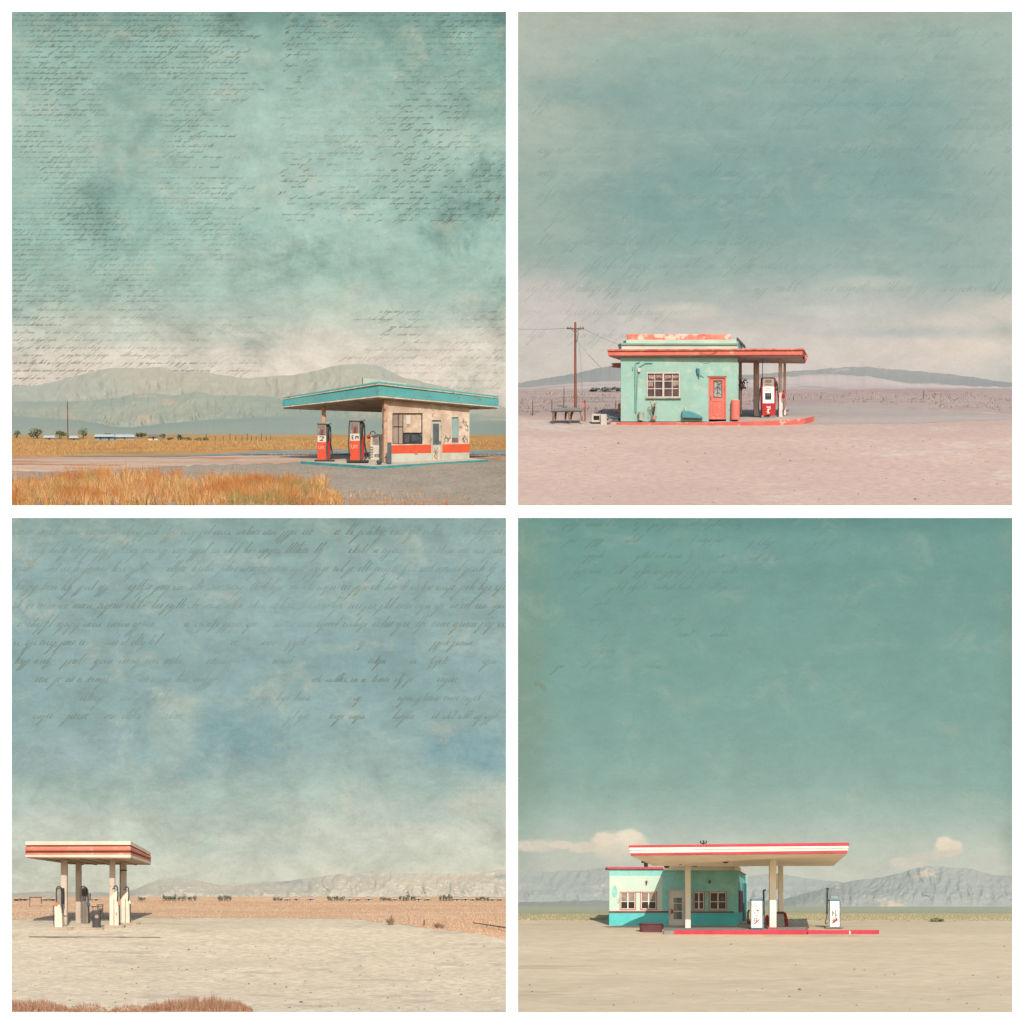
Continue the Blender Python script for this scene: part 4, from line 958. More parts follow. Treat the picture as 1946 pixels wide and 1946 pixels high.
# ================================================================== SET 3, bottom left: free standing canopy on pale sand
Cw = World(22, 984, 1727, [(1704, 118.5), (1709, 117), (1725, 111), (1744, 103), (1757, 98.5), (1764, 96.5), (1785, 93.5), (1820, 88), (1924, 73)], 3.0)
P = Cw.p
st = [(0, (140, 166, 160)), (.1, (147, 173, 170)), (.3, (144, 171, 169)), (.44, (146, 172, 169)), (.51, (158, 180, 173)), (.57, (178, 193, 181)), (.63, (196, 203, 188)), (.72, (206, 206, 188)), (.8, (216, 210, 190))]
bl = [(.42, .45, .22, .09, (135, 167, 168), .85, 1.1, .7), (.93, .48, .12, .06, (131, 163, 167), .85, 1.1, .6), (.75, .3, .3, .1, (138, 169, 169), .55, 1.0, .8), (.15, .47, .2, .05, (156, 178, 176), .7, 1.0, .6),
      (.33, .43, .07, .12, (172, 188, 178), .6, 1.2, .6), (.45, .64, .24, .06, (180, 194, 180), .8, 1.1, .6), (.35, .58, .1, .03, (172, 190, 180), .7, 1.1, .6), (.96, .57, .12, .05, (196, 200, 186), .8, 1.1, .6), (.88, .53, .1, .05, (162, 184, 176), .6, 1.1, .7),
      (.75, .6, .2, .04, (184, 196, 183), .6, 1.4, .7), (.55, .66, .3, .05, (200, 204, 189), .7, 1.5, .7), (.86, .64, .18, .04, (208, 208, 192), .7, 1.5, .7)]
mo = [(3.4, .52, .7, (160, 182, 172), .6, (1, 1.2, 1), None), (5, .54, .72, (118, 146, 140), .6, (1, 1, 1), (.6, .02, .3, .12)), (5, .52, .7, (120, 148, 148), .6, (1, 1, 1), (1.0, .3, .14, .2)), (22, .6, .68, (146, 148, 126), .6, (1, 1, 1), (.1, .1, .5, .4)),
      (26, .62, .7, (150, 146, 124), .5, (1, 1, 1), (.9, .1, .3, .35)), (70, .68, .75, (86, 106, 110), .5, (1, 1, 1), None), (14, .6, .74, (200, 198, 178), .35, (1, 1.3, 1), None)]
rnd = random.Random(33); words = []; y = 1016
while y < 1400:
    x1 = 960 if y < 1200 else rnd.uniform(280, 420)
    words += script(rnd, 24, x1, y, 7.5, .95, .06 if y < 1200 else .3, .3)
    if y >= 1200: words += script(rnd, rnd.uniform(430, 560), 940, y, 6.5, .9, .5, .3)
    y += 35
sky(Cw, 1706, 124, sky_mat('sky_paper_blue', st, bl, mo, .05, grunge=.7), ink_mat('olive_ink', (106, 108, 90), .62, .1, .32), words, 1.3)
SAND3 = mat('pale_sand', (226, 208, 176), (216, 197, 165), .3, c3=(198, 180, 156), s3=.55, t3=.56, stretch=(.6, 1, 1), fine=(5, (172, 154, 130), .6), bump=.45, bs=8, k=.79)
FIELD3 = mat('straw_rust_field', (222, 184, 147), (208, 166, 128), .4, c3=(228, 200, 166), s3=.6, t3=.55, stretch=(.22, 1.6, 1), fine=(7, (176, 134, 104), .5), bump=.6, bs=7, k=.78)
sheet(Cw, 'ground', 1704, 1924, 22, 962, SAND3, 0, 170, 110)
edge3 = [(22, 1748), (100, 1746), (253, 1744), (450, 1744), (674, 1746.6), (750, 1755), (832, 1766), (890, 1772), (961, 1784.6)]
sheet(Cw, 'field', 1704.5, edge3, 22, 962, FIELD3, .008, 170, 40, 1.6)
hills(Cw, 'hills', [(22, 1697), (100, 1694), (200, 1696), (248, 1693), (275, 1682), (304, 1671.5), (365, 1671.5), (431, 1683), (482, 1678), (537, 1674.5), (608, 1666), (659, 1659), (720, 1660), (761, 1658), (811, 1660), (887, 1660), (961, 1652.7)], 1709, 118.2, 121.5, mat('cream_hill', (206, 194, 174), (188, 184, 170), .16, c3=(164, 170, 164), s3=.22, t3=.57, bump=.5, bs=2, k=.56), 2.6, 1.0, 61)
# distant tree belt and houses
rnd = random.Random(12); k = 0
grp = [(262, 276, 4, 6), (308, 336, 8, 9), (338, 372, 6, 8), (414, 440, 5, 8), (520, 536, 3, 5), (622, 655, 6, 7), (720, 745, 5, 6), (758, 790, 6, 8), (835, 862, 5, 8), (905, 930, 4, 6)]
names = ['beside the canopy', 'at the left of the long dark row', 'at the right of the long dark row', 'in the lone middle clump', 'in the tiny clump under the hills', 'left of the village roofs', 'in front of the village', 'in the widest village clump', 'near the right village end', 'at the far right of the belt']
for gi, (a, c, n, h) in enumerate(grp):
    for i in range(n):
        u = a + (c - a) * (i + .5) / n
        tree(Cw, u, 1711.5, (c - a) / n * 1.5, h * rnd.uniform(.9, 1.6), 'small dark tree ' + names[gi], LEAF_DARK, BARK, 'dark trees of the far belt ' + names[gi], 'tree', 60, .1, d=115.9 + rnd.uniform(-.4, .1), lobes=3)
HW = mat('far_white_wall', (226, 214, 196), (206, 196, 182), 1); HR = mat('far_grey_roof', (176, 164, 150), (196, 180, 164), 1)
hs = [(30, 8), (45, 10), (84, 10), (100, 7), (168, 6), (182, 6), (545, 9), (562, 7), (590, 11), (664, 9), (680, 8), (700, 10), (750, 7), (795, 10), (812, 9), (868, 12), (884, 10), (898, 6), (935, 11), (950, 8)]
for i, (u, w) in enumerate(hs):
    side = 'left of the canopy columns' if u < 130 else 'seen between the canopy columns' if u < 230 else 'in the village under the right hills'
    shed(Cw, u - w / 2, 1710.5 - rnd.uniform(3.6, 5.6), u + w / 2, 1711.5, 115.7 + (i % 3) * .15, HW, HR, 'tiny white house ' + side, .4, 1, 'tiny white houses ' + side)
for u0, u1 in ((26, 52), (86, 104)):
    for i in range(3):
        u = u0 + (u1 - u0) * (i + .5) / 3
        tree(Cw, u, 1711.5, 7, 4, 'low dark shrub among houses left of the canopy', LEAF_DARK, BARK, 'low shrubs left of the canopy', 'shrub', 60, .1, d=115.6, cat='shrub', lobes=3)
fr_ = Cw.face(66, 111)
T = Thing(Cw, 'frame_gate', 'bare dark goal shaped frame standing in the far left field', 'frame', fr_.pt(67, 1721))
T.part('crossbar', MB().fr(fr_, 55.5, 1704.4, 78.5, 1706, 0, .08), RUBBER, bevel=0)
for u, v in ((56, 1722), (77.6, 1717)): T.part('leg', MB().fr(fr_, u, 1706, u + 1, v, 0, .05), RUBBER, bevel=0)
spots = []
while len(spots) < 9000:
    u = rnd.uniform(24, 960); v = rnd.uniform(1713, 1786)
    if v > pw(edge3, u) + 1: continue
    spots.append((u, v, rnd.uniform(.03, .12) * (1.5 if u > 700 and v > 1745 else 1)))
STUB3 = mat('rusty_stubble', (196, 146, 110), island=[(0, (166, 120, 90)), (.5, (206, 162, 124)), (1, (226, 194, 156))], k=.62, bump=0)
blades(Cw, 'grass', spots, STUB3, .012, 'dry rusty stubble of the far field', .8)
spots = []
for (a, c, vb, n, hm) in [(22, 150, 1926, 2600, .42), (130, 205, 1928, 900, .26), (205, 300, 1930, 1200, .25), (270, 480, 1926, 5200, .55), (330, 470, 1921, 1200, .5)]:
    for i in range(n):
        t = rnd.random(); u = a + (c - a) * t
        e = math.sin(math.pi * min(1, max(0, t))) ** .5 if a > 30 else min(1, (1 - t) * 2.2)
        v = min(1923.4, vb - rnd.random() ** 1.5 * 16 * e - 3)
        spots.append((u, v, rnd.uniform(.1, hm) * (.35 + .65 * e) * (.7 + .5 * noise.noise(Vector((u * .08, 2, 2))))))
blades(Cw, 'grass', spots, mat('rosy_dry_grass', (170, 120, 92), island=[(0, (122, 80, 62)), (.5, (172, 122, 94)), (1, (206, 168, 132))], k=.62, bump=0), .0055, 'rosy dry grass tufts along the bottom edge', .55)

# ---- canopy
dA, dBk = 96.3, 102.0
CR = mat('cream_fascia', (238, 216, 190), (224, 196, 168), .9, c3=(186, 140, 112), s3=2, t3=.66, rough=.6)
OR = mat('orange_red_fascia', (220, 136, 110), (210, 118, 94), .8, c3=(226, 164, 134), s3=2.4, t3=.58, rough=.55)
MR = mat('maroon_groove', (120, 56, 48), (96, 46, 42), 1.5)
CS = mat('cream_soffit', (214, 190, 164), (190, 164, 140), .7, c3=(146, 108, 86), s3=1.6, t3=.62)
G = Thing(Cw, 'canopy', 'free standing pump canopy with cream and orange red fascia on four columns', 'canopy', P(167, 1760, 97))
def lay(vA, vB, vC, wA, wB, wC, m, name, par=None, o=0.0, bev=.015):
    """one band of the fascia; A near right corner, B near left, C far right"""
    def row(a, b, c): return [P(48 - o, b, dA), P(248.2 + o * .4, a, dA), P(286.8 + o, c, dBk), P(118 - o, (b + c) / 2 + 2, dBk)]
    t, b = row(vA, vB, vC), row(wA, wB, wC)
    return G.part(name, MB().add(t + b, [(0, 1, 2, 3), (7, 6, 5, 4), (0, 4, 5, 1), (1, 5, 6, 2), (2, 6, 7, 3), (3, 7, 4, 0)]), m, par, bevel=bev)
roof = lay(1598.3, 1599, 1619.6, 1605.8, 1606.2, 1625.6, CR, 'roof', None, 0)
lay(1605.8, 1606.2, 1625.6, 1607.6, 1608.2, 1627, MR, 'groove', roof, -1.6, 0)
lay(1607.6, 1608.2, 1627, 1617, 1617.6, 1632.6, OR, 'fascia', roof, 1.0, .06)
lay(1617, 1617.6, 1632.6, 1620.4, 1620.6, 1634, MR, 'groove', roof, -.4, 0)
lay(1620.4, 1620.6, 1634, 1624, 1624.4, 1636.6, OR, 'fascia', roof, .6)
lay(1624, 1624.4, 1636.6, 1630, 1628.8, 1642.4, CR, 'trim', roof, 0)
t = [P(50, 1629, dA + .05), P(247.5, 1630.2, dA + .05), P(285.8, 1642.6, dBk - .05), P(135, 1641.6, dBk - .05)]
G.part('soffit', MB().prism(t, (0, 0, -.03)), CS, roof, bevel=0)
mb = MB()
for k in range(1, 6):
    a = t[0] + (t[1] - t[0]) * k / 6; b = t[3] + (t[2] - t[3]) * k / 6
    mb.tube([a + Vector((0, .2, -.05)), b + Vector((0, -.2, -.05))], .02, 4)
G.part('seam', mb, mat('rusty_seam', (168, 128, 104)), roof, bevel=0)
CC = mat('column_paint', (214, 194, 172), (192, 172, 154), .9, c3=(150, 122, 102), s3=2.2, t3=.64)
def pole(u0, u1, vt_, vb, d, lab=None):
    f = Cw.face(u0, d); return G.part('column', MB().fr(f, u0, vt_, u1, vb, 0, (u1 - u0) * d / F), CC, bevel=.02, label=lab), f
pole(115.3, 126.8, 1632, 1762, 97.6); pole(143.4, 153.4, 1633.5, 1756, 99.6); pole(207.8, 217.6, 1632.5, 1762, 97.8)
c4, f4 = pole(228.4, 239, 1635, 1756, 99.4, 'banded column at the back right')
G.part('band', MB().fr(f4, 228, 1652.8, 239.4, 1654.8, .02, .3), RUBBER, c4, bevel=0)
G.part('edge_strip', MB().fr(f4, 227.3, 1637, 228.5, 1712, .02, .2), mat('dark_strip', (110, 98, 88)), c4, bevel=0)
# ---- islands
ISL = mat('dusty_island', (204, 186, 164), (180, 162, 142), 1, fine=(7, (140, 122, 106), .4))
def island(u0, u1, v, th, dep, label):
    d = Cw.d(v); f = Cw.face(u0, d)
    a, b = f.pt(u0, v - th), f.pt(u1, v - th)
    T = Thing(Cw, 'pump_island', label, 'pump island', f.pt((u0 + u1) / 2, v), 'pump islands under the cream canopy')
    sl = T.part('slab', MB().prism([a, b, b + Vector((-.05, dep, .02)), a + Vector((.15, dep, .02))], (0, 0, -.28)), ISL, bevel=.025)
    T.part('kerb', MB().prism([a + Vector((-.02, -.03, .015)), b + Vector((.02, -.03, .015)), b + Vector((.02, .1, .015)), a + Vector((-.02, .1, .015))], (0, 0, -.25)), mat('worn_kerb', (190, 170, 150), (158, 138, 122), 2), bevel=.015)
island(88.5, 136, 1768.6, 5.5, 1.2, 'left pump island with one cream pump')
island(138, 196, 1767.4, 4.0, 1.2, 'middle pump island carrying the trash can')
island(199, 235, 1763.6, 4.6, .9, 'right pump island below the slanted cream pump')
island(226, 263, 1757.4, 3.4, .9, 'rear right pump island below the back slanted pump')
f = Cw.face(180, Cw.d(1782))
mb = MB().hexa([f.pt(55, 1779.6), f.pt(305, 1780.6), f.pt(305, 1780.2, -.5), f.pt(55, 1779.2, -.5)], [f.pt(55, 1784), f.pt(305, 1785), f.pt(305, 1785, -.5), f.pt(55, 1784, -.5)])
single(Cw, 'kerb', mb, mat('dark_kerb_face', (128, 116, 102), (96, 88, 80), 1.4), 'long low dark kerb strip in front of the canopy', 'kerb', f.pt(180, 1783), bevel=.02)
# ---- pumps
PC = mat('pump_cream', (240, 222, 196), (226, 204, 178), 1.6, c3=(190, 152, 126), s3=4, t3=.66, rough=.6); PG = mat('pump_taupe', (160, 146, 130), (132, 120, 108), 1.6); DKP = mat('pump_dark', (70, 68, 68), (92, 88, 84), 3)
def hose(T, f, pts, off=.05, r=.022): return T.part('hose', MB().tube([f.pt(a, c, off) for a, c in pts], r, 6), RUBBER, bevel=0, smooth=1)
f = Cw.face(110, 96.9)
T = Thing(Cw, 'gas_pump', 'cream pump with orange cap and tall grey back at the left', 'gas pump', f.pt(110, 1763), 'old pumps under the cream canopy')
b = T.part('body', MB().fp(f, [(103.6, 1719), (106, 1715.4), (110, 1715), (114.6, 1722), (117.6, 1738), (118.2, 1763), (103.6, 1763)], 0, .4), PC, bevel=.02)
T.part('nozzle', MB().fp(f, [(103.2, 1719), (105.5, 1715.2), (110.6, 1714.6), (111.5, 1718), (106.5, 1723)], .05, .15), mat('orange_cap', (232, 136, 104), (216, 110, 82), 4), b, bevel=.03)
T.part('back_panel', MB().fp(f, [(107.5, 1716), (107.5, 1688), (109.5, 1685.4), (115.5, 1686), (116, 1726)], -.1, .3), PG, bevel=.02)
T.part('side_panel', MB().fr(f, 116.6, 1687.6, 120, 1718, -.12, .3), DKP, bevel=.01)
hose(T, f, [(107, 1716), (106.8, 1690), (109, 1685), (114, 1684.6), (118, 1689), (119.6, 1705), (119, 1718)], .02)
hose(T, f, [(117.5, 1706), (118.4, 1725), (120, 1738), (124, 1742), (127, 1740)], .04); hose(T, f, [(102.6, 1759), (101.2, 1745), (101, 1726), (103.4, 1720)], .04, .018)
T.part('lettering', MB().fr(f, 111, 1728.4, 112.4, 1730.6, .012, .01), mat('faint_brown', (170, 130, 106), bump=0), b, bevel=0)
f = Cw.face(160, 99.2)
T = Thing(Cw, 'gas_pump', 'narrow shaded grey pump beside the second column', 'gas pump', f.pt(160, 1754), 'old pumps under the cream canopy')
b = T.part('body', MB().fp(f, [(155, 1690), (157, 1686), (161.6, 1686), (164.8, 1691), (166.6, 1720), (167, 1754), (154.6, 1754)], 0, .4), PG, bevel=.02)
mb = MB()
for a in (156.4, 159.4, 162.6): mb.fr(f, a, 1694, a + 1.1, 1752, .02, .03)
T.part('groove', mb, DKP, b, bevel=0)
T.part('dial', MB().fr(f, 156, 1690, 164, 1712, .015, .02), DKP, b, bevel=0)
T.part('nozzle', MB().fp(f, [(164.2, 1716), (166, 1713), (169.5, 1716), (170.8, 1721), (168, 1723), (165, 1720)], .1, .14), mat('steel_blue_nozzle', (74, 104, 128), (58, 84, 108), 4), bevel=.02)
hose(T, f, [(154.4, 1688), (155.6, 1684.6), (160, 1683.8), (164, 1688), (165.6, 1700)], .02); hose(T, f, [(169, 1722), (169.4, 1735), (168.4, 1752)], .06)
T.part('pipe', MB().tube([f.pt(171, 1709, .05), f.pt(171.4, 1698, .05)], .03, 6), DKP, bevel=0)
def slant(u0, d, sc, label, cap, vb, mark):
    f = Cw.face(u0, d); X = lambda a: u0 + a * sc * .8; Y = lambda v: vb - v * sc
    T = Thing(Cw, 'gas_pump', label, 'gas pump', f.pt(X(9), vb), 'old pumps under the cream canopy')
    b = T.part('body', MB().fp(f, [(X(0), Y(0)), (X(0), Y(54)), (X(17), Y(69)), (X(18), Y(67)), (X(21), Y(44)), (X(22), Y(0))], 0, .38), PC, bevel=.015)
    T.part('back_panel', MB().fr(f, X(14.6), Y(70), X(18), Y(42), -.08, .28), PG, bevel=.015)
    mb = MB().fp(f, [(X(9.6), Y(0)), (X(9.6), Y(50)), (X(11), Y(53)), (X(11.6), Y(50)), (X(11.6), Y(0))], .012, .02)
    T.part('groove', mb, PG, b, bevel=0)
    hose(T, f, [(X(7), Y(71.5)), (X(12), Y(72)), (X(10), Y(75)), (X(13), Y(77.4)), (X(16.5), Y(77)), (X(19), Y(74)), (X(19.6), Y(60)), (X(18.6), Y(48))], .03, .028)
    T.part('nozzle', MB().fp(f, [(X(19), Y(45)), (X(20), Y(49)), (X(24), Y(47)), (X(25), Y(42)), (X(22), Y(40))], .08, .14), cap, bevel=.02)
    hose(T, f, [(X(23.4), Y(41)), (X(23.8), Y(30)), (X(24.2), Y(12)), (X(23), Y(3))], .06, .02)
    if mark:
        mb = MB().stroke(f, [(X(15), Y(27)), (X(16.5), Y(23)), (X(18), Y(20))], 1.0, .014).stroke(f, [(X(17), Y(26)), (X(15.6), Y(22))], .9, .014)
        T.part('lettering', mb, mat('faint_brown', (170, 130, 106), bump=0), b, bevel=0)
    return T
slant(208, 96.9, 1.0, 'slanted cream pump at the right front of the canopy', mat('orange_cap', (232, 136, 104)), 1760.6, True)
slant(230.6, 98.4, .9, 'slanted cream pump furthest right with white nozzle', mat('white_cap', (226, 224, 216)), 1755, False)
f = Cw.face(184, 96.4)
T = Thing(Cw, 'trash_can', 'dark trash can with squeegee rack on the middle island', 'trash can', f.pt(184, 1763))
b = T.part('can', MB().lathe(f.pt(183.5, 1763.4, -.2), [(0, .18), (.04, .19), (.5, .2), (.62, .205), (.64, .19)], 18), mat('charcoal_can', (92, 86, 84), (72, 68, 68), 2.4, c3=(130, 112, 98), s3=4, t3=.62), bevel=0, smooth=1)
T.part('lid', MB().lathe(f.pt(183.5, 1736.4, -.2), [(0, .23), (.05, .25), (.12, .24), (.16, .16)], 18), DKP, bevel=0, smooth=1)
T.part('emblem', MB().fp(f, [(180, 1741), (184, 1738), (187, 1741), (186.5, 1745), (181, 1745)], .02, .02), mat('dusty_pink_mark', (176, 142, 130)), b, bevel=0)
mb = MB().fr(f, 173, 1722, 192, 1724, -.05, .06).fr(f, 184, 1718.6, 196, 1720.4, -.05, .06).fr(f, 185, 1720, 186.6, 1731, -.08, .06).fr(f, 194, 1720, 195.6, 1731, -.08, .06).fr(f, 188, 1726, 195, 1731, -.04, .16).fr(f, 176, 1724, 177, 1731, -.08, .05)
T.part('rack', mb, DKP, bevel=0)
hose(T, f, [(194, 1731), (196.6, 1736), (195, 1742), (191, 1744)], -.02, .02)
# ---- right hand rail, posts and scrub
def post(u, v, h, label, w=.03, lean=0):
    b = Cw.g(u, v); single(Cw, 'fence_post', MB().tube([b, P(u + lean, v - h, b.y)], w, 6, w * .7), WOOD, label, 'fence post', b)
post(806, 1759, 11, 'short stub post between the dead bush and the rail', .04); post(743.5, 1757, 19, 'thin pale stake inside the dead bush', .02, 1.5); post(778, 1755, 13, 'thin wire stake left of the short stub post', .012, -1)
d0, d1 = Cw.d(1762), Cw.d(1772)
T = Thing(Cw, 'guard_rail', 'low rusty rail running out at the right edge', 'rail', P(930, 1768, d0))
T.part('rail', MB().hexa([P(899, 1752.6, d0 + .2), P(961.3, 1761.4, d1), P(961.3, 1764.4, d1), P(899, 1754.4, d0 + .2)], [P(899, 1752.6, d0 + .26), P(961.3, 1761.4, d1 + .08), P(961.3, 1764.4, d1 + .08), P(899, 1754.4, d0 + .26)]), mat('rusty_rail', (122, 96, 82), (96, 78, 70), 2), bevel=0)
for u, a, c in ((951, 1761, 1774), (925, 1757, 1767)): T.part('post', MB().tube([P(u, a, d0), P(u, c + 2, d0)], .03, 6), WOOD, bevel=0)
def scrub(W, u, v, w, h, label, m, n=120):
    b = W.g(u, v); px = b.y / F; rnd = random.Random(int(u)); mb = MB()
    for i in range(n):
        a = rnd.uniform(0, 6.28); r = rnd.random() ** .5
        t = b + Vector((math.cos(a) * r * w * .5 * px, math.sin(a) * r * w * .4 * px, h * px * rnd.uniform(.3, 1) * (1.15 - .6 * r)))
        mb.tube([b + Vector((math.cos(a) * r * w * .15 * px, math.sin(a) * r * w * .15 * px, -.02)), b * .4 + t * .6 + Vector((0, 0, h * px * .1)), t], .008, 3, .004)
    return single(W, 'bush', mb, m, label, 'bush', b, 'dead bushes by the field edge' if W is Cw else None)
DB = mat('dead_twigs', (150, 122, 98), (176, 148, 120), 3, bump=0)
scrub(Cw, 743, 1758, 24, 20, 'dead twiggy bush around the thin pale stake', DB, 140)
scrub(Cw, 835, 1764, 30, 14, 'wide low dead bush left of the rusty rail', DB, 160)
# ================================================================== SET 4, bottom right: turquoise station with long white canopy
Dw = World(984, 984, 1727, [(1722, 118), (1727, 116), (1740, 109), (1750, 104), (1759, 100.5), (1767, 97), (1776, 94.5), (1800, 90), (1924, 72)], 4.0)
P = Dw.p
st = [(0, (108, 152, 144)), (.04, (114, 155, 146)), (.15, (120, 159, 150)), (.3, (127, 164, 154)), (.45, (135, 168, 158)), (.54, (146, 175, 164)), (.6, (166, 187, 174)), (.66, (188, 197, 182)), (.72, (200, 202, 187)), (.8, (202, 202, 187))]
bl = [(.0, .35, .1, .6, (130, 152, 132), .6, .9, .9), (1.02, .3, .06, .8, (124, 152, 138), .6, .9, .9), (.5, -.02, .8, .06, (100, 140, 132), .6, .9, .9), (.5, .06, .5, .05, (126, 166, 160), .4, 1, .8),
      (.12, .71, .2, .05, (192, 194, 180), .85, .7, .9), (.2, .665, .07, .035, (224, 212, 190), .9, 1.5, .5), (.225, .645, .035, .02, (232, 219, 197), .95, 1.5, .5), (.18, .65, .03, .016, (230, 217, 195), .95, 1.5, .5), (.25, .665, .03, .02, (222, 210, 188), .9, 1.5, .5), (.13, .668, .04, .014, (220, 208, 188), .9, 1.5, .5), (.04, .662, .07, .016, (216, 206, 188), .9, 1.5, .5), (.09, .66, .025, .01, (222, 210, 190), .8, 1.2, .35), (.21, .685, .08, .02, (202, 198, 182), .6, 1.0, .8),
      (.87, .67, .036, .022, (216, 206, 186), .9, 1.5, .5), (.862, .66, .02, .016, (230, 217, 195), .95, 1.5, .5), (.885, .662, .02, .012, (226, 213, 192), .9, 1.5, .5), (.79, .7, .05, .016, (208, 203, 186), .8, 1.2, .5), (.77, .695, .025, .012, (214, 207, 190), .8, 1.2, .4), (.83, .685, .05, .014, (212, 204, 186), .7, .9, .6), (.68, .71, .05, .012, (196, 196, 180), .6, .9, .7), (.95, .69, .06, .014, (196, 196, 180), .6, .9, .7)]
mo = [(5, .54, .74, (132, 150, 126), .5, (1, 1, 1), (0, .3, .2, .7)), (18, .62, .7, (128, 128, 96), .5, (1, 1, 1), (0, .2, .35, .3)), (4, .5, .75, (100, 146, 140), .35, (.5, 1.6, 1), (.5, .1, .7, .3)), (70, .71, .76, (84, 108, 96), .5, (1, 1, 1), None), (12, .58, .74, (140, 172, 162), .35, (.5, 2, 1), (.3, .2, .5, .3))]
rnd = random.Random(44); words = []; y = 1000
while y < 1290:
    words += script(rnd, rnd.uniform(1030, 1140), 1400 if y < 1130 else rnd.uniform(1200, 1360), y, 5.5, 1.1, .42, .4)
    if y < 1200: words += script(rnd, 1420, 1620, y + 6, 6, 1.2, .72, .5)
    y += 30
sky(Dw, 1723, 124, sky_mat('sky_paper_deep_teal', st, bl, mo, .035, .012, .3), ink_mat('tan_ink', (104, 108, 82), .5, .12), words, 1.0)
SAND4 = mat('buff_sand', (219, 199, 166), (209, 189, 156), .22, c3=(192, 172, 142), s3=.35, t3=.58, stretch=(.22, 1.3, 1), fine=(6, (178, 160, 132), .5), bump=.35, bs=6, k=.73)
FIELD4 = mat('khaki_field', (180, 170, 130), (196, 180, 142), .3, stretch=(.15, 1.6, 1), fine=(5, (142, 136, 98), .5), bump=.5, k=.74)
FIELD4B = mat('grey_green_flat', (156, 160, 136), (166, 166, 140), .2, stretch=(.15, 1.5, 1), bump=.3, k=.72)
sheet(Dw, 'ground', 1722, 1924, 984, 1924, SAND4, 0, 170, 110)
sheet(Dw, 'field', 1722.4, [(984, 1748), (1150, 1748), (1500, 1748.5), (1924, 1749)], 984, 1924, FIELD4, .008, 170, 16, 1.4)
sheet(Dw, 'plain', 1722.6, [(984, 1736), (1500, 1734), (1924, 1735)], 984, 1924, FIELD4B, .016, 120, 10, .8)
hills(Dw, 'hills', [(984, 1657), (1040, 1656), (1113, 1653), (1156, 1647), (1230, 1652), (1330, 1660), (1419, 1664), (1475, 1660), (1547, 1671), (1600, 1676), (1680, 1690), (1924, 1700)], 1724.5, 119.5, 122, mat('hazy_slate_hill', (168, 173, 166), (160, 166, 161), .14, c3=(180, 178, 166), s3=.25, t3=.6, bump=.4, bs=2, k=.54), 1.0, 1.0, 71)  # haze over the far range is painted in as lighter blue grey
hills(Dw, 'hills', [(984, 1712), (1150, 1708), (1400, 1712), (1500, 1704), (1560, 1690), (1618, 1674), (1674, 1667.5), (1725, 1655), (1750, 1648), (1771, 1644.6), (1802, 1648), (1838, 1649.6), (1878, 1660), (1924, 1664)], 1725.5, 117.4, 120.5, mat('hazy_taupe_hill', (163, 166, 158), (154, 160, 155), .16, c3=(192, 181, 162), s3=.3, t3=.57, bump=.6, bs=2.4, k=.58), 1.3, 1.2, 79)  # hill colour lightened and greyed in place of haze
rnd = random.Random(6); spots = []
for i in range(5200):
    u = rnd.uniform(986, 1922); v = rnd.uniform(1738, 1750) if i % 3 else rnd.uniform(1744.5, 1749.5)
    spots.append((u, v, rnd.uniform(.03, .1)))
blades(Dw, 'grass', spots, mat('straw_stubble', (190, 172, 120), island=[(0, (140, 128, 84)), (.5, (188, 168, 116)), (1, (210, 196, 150))], k=.66, bump=0), .014, 'straw coloured stubble along the far edge of the sand', .8)
for u, w, h, lab in ((1778, 22, 6, 'wide low green bush alone on the right sand edge'), (1790, 12, 5, 'small green bush touching the wide one')):
    tree(Dw, u, 1751.5, w, h, lab, mat('green_leaves', (126, 132, 76), island=[(0, (92, 104, 60)), (1, (156, 156, 96))], k=.6, bump=0), BARK, None, 'bush', 240, .1, cat='bush')

# ---- station
WHT = mat('off_white_paint', (236, 225, 203), (224, 210, 186), .9, c3=(176, 140, 110), s3=2, t3=.68, rough=.65, k=.8)
SOF4 = mat('cream_ceiling', (244, 232, 206), (234, 218, 190), .6, c3=(196, 150, 118), s3=1.3, t3=.66, k=.98)
ROSE = mat('rose_red_paint', (206, 74, 84), (192, 62, 74), 1, c3=(222, 140, 134), s3=3, t3=.68, rough=.6)
TQ = mat('turquoise_plaster', (156, 214, 198), (138, 203, 190), .7, c3=(178, 218, 200), s3=1.2, t3=.6, fine=(1.2, (124, 176, 164), .4), bump=.6, bs=8)
TQD = mat('turquoise_dado', (104, 204, 196), (90, 190, 186), .8, c3=(150, 214, 200), s3=1.6, t3=.64, bump=.4)
PALE4 = mat('sunlit_mint_wall', (216, 226, 204), (200, 222, 202), .8, c3=(160, 204, 186), s3=1.4, t3=.6, bump=.4, k=.6)  # paler copy of the turquoise for the sunlit part of the wall
dW = 100.6
f = Dw.face(1280, dW)
G = Thing(Dw, 'gas_station', 'turquoise filling station with long white and rose canopy', 'gas station', f.pt(1285, 1760))
ops = [(1178, 1208.4, 1694.6, 1729), (1217, 1248.4, 1694.6, 1729), (1271, 1302.4, 1691.4, 1790), (1317, 1339, 1694.6, 1729.6), (1347.6, 1381.4, 1694.6, 1729.6)]
def vtop(u): return 1650 if u < 1260.5 else 1652
walls = MB(); pale = MB(); dado = MB()
xs = [1157.6, 1178, 1208.4, 1217, 1248.4, 1260.6, 1271, 1302.4, 1317, 1339, 1347.6, 1381.4, 1402.8]
VD = 1733.2
